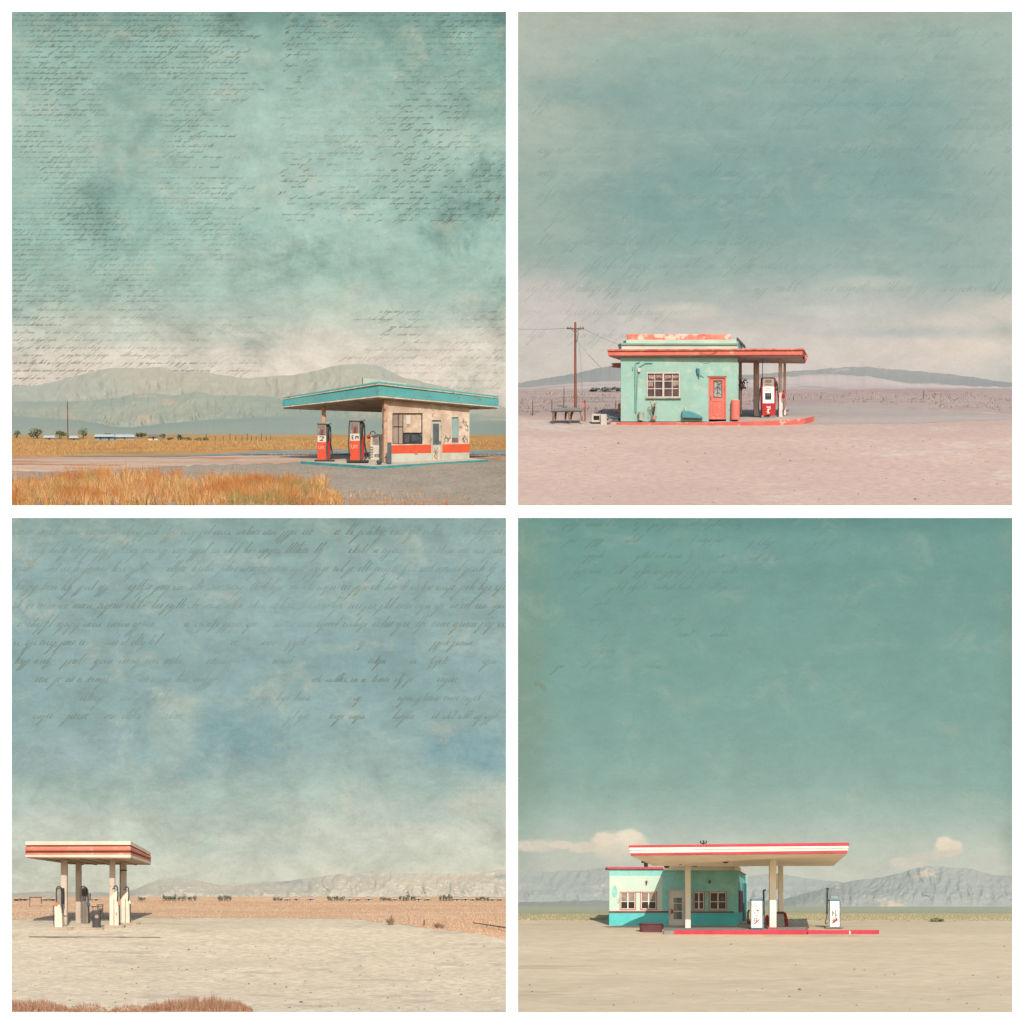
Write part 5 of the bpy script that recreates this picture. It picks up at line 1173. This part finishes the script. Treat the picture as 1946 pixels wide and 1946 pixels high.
for a, c in zip(xs, xs[1:]):
    m_ = (a + c) / 2; op = [o for o in ops if o[0] <= m_ <= o[1]]
    up = walls
    t = vtop(m_)
    if not op: up.fr(f, a, t, c, VD, 0, .2)
    else:
        o = op[0]; up.fr(f, a, t, c, o[2], 0, .2)
        if o[3] < 1740: up.fr(f, a, o[3], c, VD, 0, .2)
    if not op or op[0][3] < 1740: dado.fr(f, a, VD, c, 1763, .012, .22)
# sunlight on the left wing painted as a paler layer, proud of the wall
pa = [1158.2, 1178, 1208.4, 1217, 1248.4, 1258.6]
for a, c in zip(pa, pa[1:]):
    m_ = (a + c) / 2; op = [o for o in ops if o[0] <= m_ <= o[1]]
    pale.fr(f, a, 1664.6, c, 1694.6 if op else VD, .008, .012)
    if op: pale.fr(f, a, 1729, c, VD, .008, .012)
# right side wall of the front block
pr = f.pt(1402.8, 1763); prt = f.pt(1402.8, 1652)
q1 = P(1420, 1757, 106.5); D = Vector((q1.x - pr.x, 6.2, 0))
walls.prism([pr + Vector((0, .2, 0)), prt + Vector((0, .2, 0)), prt + D + Vector((0, 0, -.1)), pr + D], (-.2, 0, 0))
pl = f.pt(1157.6, 1763); plt = f.pt(1157.6, 1650)
walls.prism([pl + Vector((0, .2, 0)), plt + Vector((0, .2, 0)), plt + Vector((.42, 5, 0)), pl + Vector((.42, 5, 0))], (.2, 0, 0))
walls.prism([pl + Vector((.42, 5, 0)), plt + Vector((.42, 5, 0)), prt + D + Vector((0, -.3, -.1)), pr + D + Vector((0, -.3, 0))], (0, .2, 0))
G.part('wall', walls, TQ, bevel=0); G.part('dado', dado, TQD, bevel=0); G.part('sunlit_panel', pale, PALE4, bevel=0, label='upper wall of the left wing in full sun, painted paler')
fs = Face(Dw, 1403.2, dW + .2, 1419.6, 106.3, 1700)
G.part('side_window', MB().fp(fs, [(1406.2, 1692), (1406.2, 1734), (1412.4, 1731.5), (1412.4, 1694)], .03, .08), mat('plum_boards', (150, 96, 104), (110, 84, 96), 2), bevel=0)
mb = MB().fp(fs, [(1414, 1678), (1414, 1756), (1419, 1754), (1419, 1679)], .03, .06)
G.part('side_door', mb, mat('deep_teal_door', (82, 142, 140), (66, 116, 118), 1.4), bevel=0)
GL4 = mat('dark_window_glass', (56, 46, 44), (36, 34, 36), 1.2, c3=(120, 100, 92), s3=2.4, t3=.6, rough=.3, bump=0, spec=.2)
def win(u0, u1, v0, v1, blind, cross=True):
    w = G.part('window', MB().frame(f, u0, v0, u1, v1, 1.3, .04, .14), ROSE, bevel=.005)
    mb = MB().frame(f, u0 + 1.3, v0 + 1.3, u1 - 1.3, v1 - 1.3, 1.2, .01, .06)
    m_ = (u0 + u1) / 2
    mb.fr(f, m_ - .9, v0 + 2.4, m_ + .9, v1 - 2.4, -.01, .04); mb.fr(f, u0 + 2.4, (v0 + v1) / 2 + 1, u1 - 2.4, (v0 + v1) / 2 + 2.1, -.012, .035)
    G.part('sash', mb, WHT, w, bevel=0)
    G.part('pane', MB().fr(f, u0 + .8, v0 + .8, u1 - .8, v1 - .8, -.06, .012), GL4, w, bevel=0)
    if blind:
        mb = MB()
        for i in range(int(blind)): mb.fr(f, u0 + 2.4, v0 + 2.6 + i * 1.9, u1 - 2.4, v0 + 4 + i * 1.9, -.035, .012)
        G.part('blind', mb, mat('dusty_blind', (186, 168, 154), (160, 140, 130), 2), w, bevel=0)
win(1178, 1208.4, 1694.6, 1729, 8); win(1217, 1248.4, 1694.6, 1729, 9); win(1317, 1339, 1694.6, 1729.6, 0); win(1347.6, 1381.4, 1694.6, 1729.6, 0)
G.part('window_trim', MB().fr(f, 1208.4, 1694.4, 1217, 1695.6, .035, .05).fr(f, 1339, 1694.4, 1347.6, 1695.6, .035, .05), ROSE, bevel=0)
G.part('dado_rail', MB().fr(f, 1157.2, 1731.4, 1270, 1734.4, .045, .06).fr(f, 1314, 1732, 1395, 1734.6, .045, .06).fr(f, 1302.6, 1732, 1314, 1734.4, .045, .06), mat('maroon_rail', (150, 62, 68), (130, 52, 60), 2), bevel=.004)
dr = G.part('door', MB().frame(f, 1270.6, 1690.8, 1302.6, 1762, 1.5, .05, .14).fr(f, 1272, 1692.2, 1301.2, 1706, -.02, .06).fr(f, 1272, 1747, 1301.2, 1762, -.02, .06).fr(f, 1272, 1706, 1280, 1747, -.02, .06).fr(f, 1296, 1706, 1301.2, 1747, -.02, .06), mat('grey_white_door', (222, 216, 200), (202, 196, 180), 1.2), bevel=.004)
G.part('pane', MB().fr(f, 1279.8, 1705.6, 1296.2, 1747.4, -.05, .012), mat('grey_green_glass', (120, 130, 124), (90, 100, 98), 1.6, rough=.12, bump=0), dr, bevel=0)
G.part('screen_bars', MB().fr(f, 1280, 1716, 1296, 1717, -.03, .02).fr(f, 1280, 1731, 1296, 1732.2, -.03, .02), WHT, dr, bevel=0)
G.part('handle', MB().fp(f, [(1275.6, 1727), (1278.4, 1728), (1279.4, 1732), (1278.4, 1736), (1275.6, 1736.6)], .02, .05), mat('red_plate', (196, 40, 40)), dr, bevel=0)
G.part('parapet_cap', MB().fr(f, 1153.8, 1647.6, 1260.8, 1651.8, .12, 2.2), ROSE, bevel=.015)
G.part('cornice', MB().fr(f, 1260.9, 1646, 1404, 1654, .1, .4).fp(Face(Dw, 1403.6, dW - .1, 1420.5, 106, 1658), [(1403.8, 1646.4), (1403.8, 1654), (1420.4, 1663), (1420.4, 1656)], .05, .2), WHT, bevel=.01)
f8 = f
mb = MB().fp(f8, [(1168 + 5.2 * math.cos(t * .524), 1694 + 11.5 * math.sin(t * .524)) for t in range(12)], .03, .03)
G.part('plaque', mb, mat('flaked_teal_oval', (132, 196, 180), (176, 214, 196), 3), bevel=0)
mb = MB().stroke(f, [(1168, 1682), (1172, 1678), (1173, 1670)], 1.6, .02)
for q, lab in (((1229, 1676.6), 'wall_lamp'), ((1348.8, 1675.6), 'wall_lamp')):
    mb = MB().fp(f, [(q[0] - 1.8, q[1] - 3), (q[0] + 1.8, q[1] - 3), (q[0] + 1, q[1] + 3.6), (q[0] - .8, q[1] + 3.6)], .16, .14)
    G.part(lab, mb, mat('rust_lamp', (140, 76, 60), (100, 70, 62), 4), bevel=.01)
# long canopy
def row(vl, vr, o=0.0): return [P(1194.6 - o + 0, vl, 96.0), P(1613.6 + o, vr, 94.6), P(1586 + o, vr + 26, 103.6), P(1236 - o, vl + 22, 103.8)]
def band(a, b, c, d, m, name, par, il=0, ir=0, bev=.01):
    def rw(vl, vr):
        bv = 1644 - (1625.6 - vl) * .6
        return [P(1194.6 + il, vl, 93.6), P(1613.8 - ir, vr, 92.6), P(1588 - ir, bv, 101), P(1268, bv, 100), P(1263, bv, 96.3), P(1240, bv, 95.9)]
    t, bt = rw(a, b), rw(c, d); n = 6
    return G.part(name, MB().add(t + bt, [tuple(range(n)), tuple(range(2 * n - 1, n - 1, -1))] + [(i, i + n, (i + 1) % n + n, (i + 1) % n) for i in range(n)]), m, par, bevel=bev)
cn = band(1606.2, 1601.2, 1610.8, 1607.6, ROSE, 'canopy', None)
band(1610.8, 1607.6, 1615.6, 1611.4, WHT, 'fascia', cn, 1.6, 1.4)
band(1615.6, 1611.4, 1616.8, 1612.6, mat('grey_teal_line', (140, 158, 150), (168, 176, 164), 2), 'fascia_line', cn, 2.8, 2.4, 0)
band(1616.8, 1612.6, 1621.4, 1616.2, WHT, 'fascia', cn, 2.8, 2.2)
band(1621.4, 1616.2, 1625.6, 1621.3, ROSE, 'trim', cn, 3.4, 3.6)
s = [P(1199.2, 1626, 93.7), P(1609.6, 1621.8, 92.7), P(1583.6, 1645, 101), P(1268, 1645, 100), P(1263, 1644.8, 96.2), P(1241, 1644.6, 95.9)]
sf = G.part('soffit', MB().prism(s, (0, 0, -.02)), SOF4, cn, bevel=0)
G.part('back_beam', MB().hexa([P(1270, 1642, 99.8), P(1421, 1642, 99.8), P(1421, 1646.6, 99.8), P(1270, 1646.6, 99.8)], [P(1270, 1642, 100.2), P(1421, 1642, 100.2), P(1421, 1646.6, 100.2), P(1270, 1646.6, 100.2)]), SOF4, cn, bevel=0)
LM = mat('dark_ceiling_lamp', (112, 92, 80), (84, 72, 66), 4)
for u, v, w in ((1267, 1639, 5.5), (1293.5, 1633, 4.4), (1320.5, 1636.6, 6.5), (1379, 1633.6, 6)):
    t = (v - 1624) / 20.5; d = 93.2 + t * 7
    q = P(u, v, d) - Vector((0, 0, .13 if u < 1330 else .03)); G.part('ceiling_lamp', MB().lathe(q + Vector((0, 0, -.04)), [(-.09, w * d / F * .55), (-.03, w * d / F), (.12, w * d / F * .9)], 12), LM, cn, bevel=0, smooth=1)
mb = MB().tube([P(1222, 1635, 95), P(1222, 1640, 95)], .08, 6).tube([P(1227, 1639, 95.3), P(1228, 1647.5, 95.3)], .09, 6).tube([P(1224, 1637, 95), P(1248, 1645, 96)], .02, 5)
G.part('bracket', mb, LM, cn, bevel=0)
mb = MB().tube([P(1332, 1597.6, 95.5), P(1331, 1601, 95.5), P(1334, 1603.4, 95.5), P(1337.5, 1601, 95.5), P(1341, 1603, 95.5), P(1342.6, 1600, 95.5), P(1341.5, 1597.4, 95.5)], .028, 6).tube([P(1337, 1597, 95.5), P(1337, 1605.6, 95.5)], .03, 6)
G.part('roof_finial', mb, RUBBER, bevel=0, smooth=1)
mb = MB().tube([P(1403, 1688, 99.9), P(1403, 1688.1, 99.9)], .01)
def post4(u0, u1, vt_, vb, d): G.part('column', MB().fr(Dw.face(u0, d), u0, vt_, u1, vb, 0, (u1 - u0) * d / F), WHT, bevel=.02)
post4(1302.4, 1312.6, 1634, 1764.6, 98.0); post4(1462.6, 1475.6, 1629, 1763.8, 96.2); post4(1479.8, 1488.6, 1641, 1758, 100.2)
G.part('conduit', MB().tube([P(1477, 1660, 98.6), P(1477.4, 1690, 98.6)], .05, 6).tube([P(1477.5, 1668, 98.6), P(1480, 1668, 98.6)], .06, 6), WHT, bevel=0)
# ---- island
f = Dw.face(1400, 94.6)
T = Thing(Dw, 'pump_island', 'long low island with rose red kerb below the white canopy', 'pump island', f.pt(1450, 1776))
a, b, c, d = f.pt(1281, 1768.2), f.pt(1532.6, 1767.6), P(1532.6, 1760.6, 98.4), P(1262, 1761.5, 99.8)
T.part('slab', MB().prism([f.pt(1262, 1768.6), b, c, d], (0, 0, -.3)), mat('grey_slab', (168, 158, 146), (146, 138, 130), .8, fine=(7, (120, 112, 106), .4)), bevel=0)
KB = mat('rose_kerb', (206, 72, 84), (190, 60, 74), 1, c3=(214, 150, 140), s3=3, t3=.66)
T.part('kerb', MB().hexa([f.pt(1281, 1768, .05), f.pt(1532.8, 1767.2, .05), f.pt(1532.8, 1767, -.2), f.pt(1281, 1767.8, -.2)], [f.pt(1281, 1778, .05), f.pt(1532.8, 1778, .05), f.pt(1532.8, 1778, -.2), f.pt(1281, 1778, -.2)]), KB, bevel=.012)
T.part('kerb', MB().fr(f, 1261, 1769, 1281, 1778, .04, .22), mat('grey_kerb_end', (150, 142, 134), (130, 122, 116), 2), bevel=.012, label='bare grey end of the kerb')
T.part('ramp', MB().hexa([P(1533, 1760.4, 98), P(1535, 1760.4, 98), P(1535, 1768, 94.7), P(1533, 1768, 94.7)], [P(1533, 1764, 98), P(1535, 1764, 98), P(1535, 1772, 94.7), P(1533, 1772, 94.7)]), KB, bevel=0)
f = Dw.face(1600, 94.7)
T = Thing(Dw, 'kerb', 'separate rose red kerb beam running right of the island', 'kerb', f.pt(1600, 1776))
T.part('beam', MB().fr(f, 1535.4, 1767.6, 1614, 1776.6, 0, .3), KB, bevel=.015); T.part('beam', MB().fr(f, 1616.6, 1767.6, 1670.8, 1776.6, 0, .3), KB, bevel=.015)
T.part('joint', MB().fr(f, 1614, 1769, 1616.6, 1776.6, -.03, .2), WHT, bevel=0)
single(Dw, 'column_base', MB().fr(Dw.face(1470, 96.0), 1459, 1762.2, 1478.6, 1766.4, .1, .7), KB, 'low rose red plinth under the thick front column', 'plinth', P(1469, 1764, 97), bevel=.02)
# ---- pumps
IV = mat('pump_white_enamel', (240, 235, 220), (226, 220, 204), 2, c3=(180, 150, 126), s3=5, t3=.7, rough=.45, k=.85); BL = mat('steel_blue', (92, 140, 164), (76, 118, 142), 2, rough=.5); SW = mat('swoosh_red', (206, 58, 70), bump=0)
def pump4(u0, v0, w, h, d, label, right, mark):
    f = Dw.face(u0, d); T = Thing(Dw, 'gas_pump', label, 'gas pump', f.pt(u0 + w / 2, v0 + h), 'white pumps with red swooshes')
    b = T.part('body', MB().fp(f, [(u0 + .4, v0), (u0, v0 + h), (u0 + w, v0 + h), (u0 + w - .2, v0)], 0, .38), IV, bevel=.015)
    T.part('side_cover', MB().fr(f, u0 + w + .1, v0 + 1, u0 + w + 2.6, v0 + h, -.05, .3), mat('grey_green_side', (140, 146, 138), (112, 118, 112), 2), bevel=.01)
    T.part('cap', MB().fr(f, u0 - .8, v0 - 2.4, u0 + w + 1, v0 + .6, .04, .46), BL, bevel=.02)
    if right: T.part('top_sign', MB().frame(f, u0 + .6, v0 - 12, u0 + w, v0 - 2.6, 1.2, -.1, .12).fr(f, u0 + 2, v0 - 10.6, u0 + w - 1.4, v0 - 3.6, -.14, .03), mat('grey_top_sign', (150, 160, 156), (116, 128, 128), 3), bevel=.01)
    else: T.part('top_sign', MB().frame(f, u0 + 1.4, v0 - 6, u0 + w - 1.6, v0 - 2.6, 1, -.1, .12), mat('grey_top_sign', (150, 160, 156)), bevel=.01)
    T.part('base', MB().fr(f, u0 - (8 if right else 1), v0 + h - 1.4, u0 + w + (8 if right else 3), v0 + h + 1, .06, .5), GREYP if right else BL, bevel=.01)
    mb = MB()
    for q, ww in mark: mb.stroke(f, [(u0 + a, v0 + c) for a, c in q], ww, .016)
    T.part('lettering', mb, INK, b, bevel=0)
    mb = MB(); n = 8; lo = []; hi = []
    for i in range(n + 1):
        t = i / n; x = u0 + 4 + (w - 5.5) * t; y = v0 + h * .86 - h * .28 * t ** 1.8
        lo.append((x, y)); hi.append((x, y - (4.2 if right else 3.2) * math.sin(math.pi * min(1, t * 1.05 + .08)) - .3))
    for i in range(n): mb.fp(f, [hi[i], lo[i], lo[i + 1], hi[i + 1]], .014, .01)
    T.part('swoosh', mb, SW, b, bevel=0)
    hx = u0 - 5.4 if right else u0 + w + 3.4
    hp = T.part('hose_pole', MB().tube([f.pt(hx, v0 + h * .5, -.1), f.pt(hx + (.6 if right else -1), v0 - 20 if right else v0 - 18, -.1), f.pt(hx + 3, v0 - 23 if right else v0 - 20, -.1)], .04, 6), RUBBER, bevel=0)
    T.part('hook', MB().fr(f, hx - 1.6, v0 - 24 if right else v0 - 20.6, hx + 3.4, v0 - 22 if right else v0 - 18.8, -.05, .1), RUBBER, hp, bevel=0)
    s = -1 if right else 1
    T.part('hose', MB().tube([f.pt(hx + s * a, v0 + c, -.02) for a, c in [(0, -18), (.4, 4), (-.4, 24), (1.2, 34), (3.6, 42), (2.6, 45), (-1, 42)]], .022, 6), RUBBER, bevel=0, smooth=1)
    T.part('nozzle', MB().fr(f, hx - 1, v0 + 8, hx + 1.4, v0 + 20, .02, .1), DKP, bevel=.01)
    return T
pump4(1428, 1711, 20.6, 53, 95.6, 'white pump with blue cap at the left end of the island', False, [([(6, 5), (12, 5)], .8), ([(9, 11), (10.4, 11)], 2.2), ([(5, 17), (5, 24), (10, 24)], 1.3), ([(12, 16), (13, 25)], 1.4), ([(7, 20), (15, 19)], 1.1), ([(5, 34), (9, 33), (11, 37), (6, 40), (5, 34)], 1.2), ([(6, 29), (14, 28)], .8)])
pump4(1577, 1711.5, 18.4, 51, 98.0, 'white pump with grey top sign standing right of the canopy', True, [([(9, 10), (10.4, 10)], 2.4), ([(5, 20), (5, 30)], 1.2), ([(5, 20), (9, 24), (5, 26)], 1.2), ([(11, 18), (11, 30), (14, 26)], 1.3), ([(6, 34), (11, 32), (13, 37), (8, 42), (5, 37), (10, 36)], 1.3), ([(14, 32), (14, 40)], 1.1)])
f = Dw.face(1484, 99.6)
T = Thing(Dw, 'gas_pump', 'low grey pump with red hoses behind the thick front column', 'gas pump', f.pt(1484, 1761))
T.part('body', MB().fr(f, 1475.4, 1736, 1489.8, 1761, 0, .4), mat('grey_low_pump', (186, 180, 168), (160, 154, 144), 2), bevel=.02)
T.part('cap', MB().fr(f, 1475, 1732.4, 1490.6, 1736.4, .04, .48), mat('plum_cap', (110, 72, 76)), bevel=.02)
R4 = mat('deep_red', (176, 50, 56), (150, 42, 50), 2)
T.part('hose_guard', MB().fp(f, [(1489.8, 1734), (1493.5, 1734), (1497, 1745), (1498.6, 1760.6), (1493, 1760.6), (1491.6, 1748)], .02, .2), R4, bevel=.02)
f = Dw.face(1458, 98.6)
T = Thing(Dw, 'hose_reel', 'upright dark red hose reel between the white pump and thick column', 'hose reel', f.pt(1458, 1761))
T.part('disc', MB().fp(f, [(1458.4 + 3.8 * math.cos(t * .35), 1749 + 10.6 * math.sin(t * .35)) for t in range(18)], 0, .2), R4, bevel=.02)
T.part('hub', MB().fp(f, [(1458.4 + 1.3 * math.cos(t * .7), 1749 + 3.4 * math.sin(t * .7)) for t in range(9)], .04, .1), DKP, bevel=0)
f = Dw.face(1422.5, 101.6)
T = Thing(Dw, 'pipe_stand', 'small rusty pipe stand at the right corner of the turquoise wall', 'pipe', f.pt(1423, 1759))
T.part('pipe', MB().tube([f.pt(1421.6, 1759), f.pt(1421.4, 1734), f.pt(1423.6, 1729)], .05, 6), mat('rust_pipe', (168, 112, 92), (140, 98, 84), 3), bevel=0)
T.part('valve', MB().tube([f.pt(1424.5, 1750), f.pt(1424.6, 1760)], .06, 6), RUBBER, bevel=0)
# ---- rusty tub
f = Dw.face(1237, 95.8)
T = Thing(Dw, 'tub', 'dented maroon metal tub left of the kerb', 'tub', f.pt(1237, 1775.5))
TB = mat('maroon_tub', (110, 62, 62), (88, 52, 54), 1.6, c3=(150, 100, 88), s3=3, t3=.62, rough=.6)
px = 95.8 / F; c0 = f.pt(1237, 1775.6, -.25); hh = 20 * px
V = []; n = 20; mb = MB()
def oval(z, rx, ry): return [c0 + Vector((math.copysign(abs(math.cos(t)) ** .45, math.cos(t)) * rx, math.copysign(abs(math.sin(t)) ** .45, math.sin(t)) * ry, z)) for t in [2 * math.pi * k / 28 for k in range(28)]]
rings = [oval(0, 21 * px, .32), oval(hh * .35, 21.4 * px, .34), oval(hh * .37, 21 * px, .33), oval(hh * .7, 21.8 * px, .35), oval(hh * .72, 21.4 * px, .34), oval(hh, 22 * px, .36), oval(hh, 20.6 * px, .32), oval(hh * .5, 20 * px, .3)]
V = [q for r in rings for q in r]; Fc = [(i * 28 + k, i * 28 + (k + 1) % 28, (i + 1) * 28 + (k + 1) % 28, (i + 1) * 28 + k) for i in range(7) for k in range(28)]
Fc.append(tuple(range(7 * 28, 8 * 28)))
T.part('body', MB().add(V, Fc), TB, bevel=0, smooth=1)
r0 = oval(hh, 22.6 * px, .375)
T.part('rim', MB().tube(r0 + [r0[0]], .035, 6), TB, bevel=0, smooth=1)
T.part('handle', MB().tube([f.pt(1258.6, 1757, -.1), f.pt(1261.4, 1760, -.1), f.pt(1259.4, 1766, -.1)], .03, 6), RUBBER, bevel=0)
mb = MB(); rnd = random.Random(31)
for W, n in ((Cw, 150), (Dw, 60), (Bw, 110), (A, 110)):
    mb = MB()
    for i in range(n):
        u = rnd.uniform(W.u0 + 6, W.u1 - 6); v = W.v1 - 4 - rnd.random() ** 1.3 * 125
        q = W.g(u, v); s = rnd.uniform(.012, .04) * (1.6 if rnd.random() < .08 else 1)
        mb.lathe(q, [(-.01, s), (s * .5, s * rnd.uniform(.8, 1.1)), (s, s * .35)], 6)
    single(W, 'stones', mb, mat('small_stones', (150, 128, 110), (120, 104, 92), .5), 'small stones strewn over the bare ground', None, kind='stuff')

# ================================================================== white backdrop behind the four sets, camera, light
mb = MB(); BD = 405.0
X = 1500 * BD / F
mb.prism([Vector((-X, BD, -120)), Vector((X, BD, -120)), Vector((X, BD, 260)), Vector((-X, BD, 260))], (0, .5, 0))
ob = single(Cw, 'backdrop', mb, mat('matt_white_backdrop', (255, 255, 255), k=.95, bump=0, rough=1, spec=0), kind='structure')
cam = bpy.data.cameras.new('camera'); co = bpy.data.objects.new('camera', cam); COL.objects.link(co)
cam.sensor_width = 36; cam.lens = 36 * F / 1946; cam.shift_y = (HY - 973) / 1946
cam.clip_start = 1; cam.clip_end = 2000
co.rotation_euler = (math.pi / 2, 0, 0); S.camera = co
EL, AZ = math.radians(31), math.radians(9)
sv = Vector((math.sin(AZ) * math.cos(EL), -math.cos(AZ) * math.cos(EL), math.sin(EL)))
sl = bpy.data.lights.new('sun', 'SUN'); sl.energy = 4.1; sl.angle = math.radians(.5); sl.color = (1, .96, .89)
so = bpy.data.objects.new('sun', sl); COL.objects.link(so); so.rotation_euler = sv.to_track_quat('Z', 'Y').to_euler(); so.location = (0, 0, 60)
w = bpy.data.worlds.new('World'); S.world = w; w.use_nodes = True
nt = w.node_tree; bg = nt.nodes['Background']
sk = nt.nodes.new('ShaderNodeTexSky'); sk.sky_type = 'NISHITA'; sk.sun_disc = False; sk.sun_elevation = EL; sk.sun_rotation = math.pi - AZ
nt.links.new(sk.outputs[0], bg.inputs[0]); bg.inputs[1].default_value = .15
S.view_settings.view_transform = 'Standard'; S.view_settings.look = 'None'; S.view_settings.exposure = EXPO; S.view_settings.gamma = 1
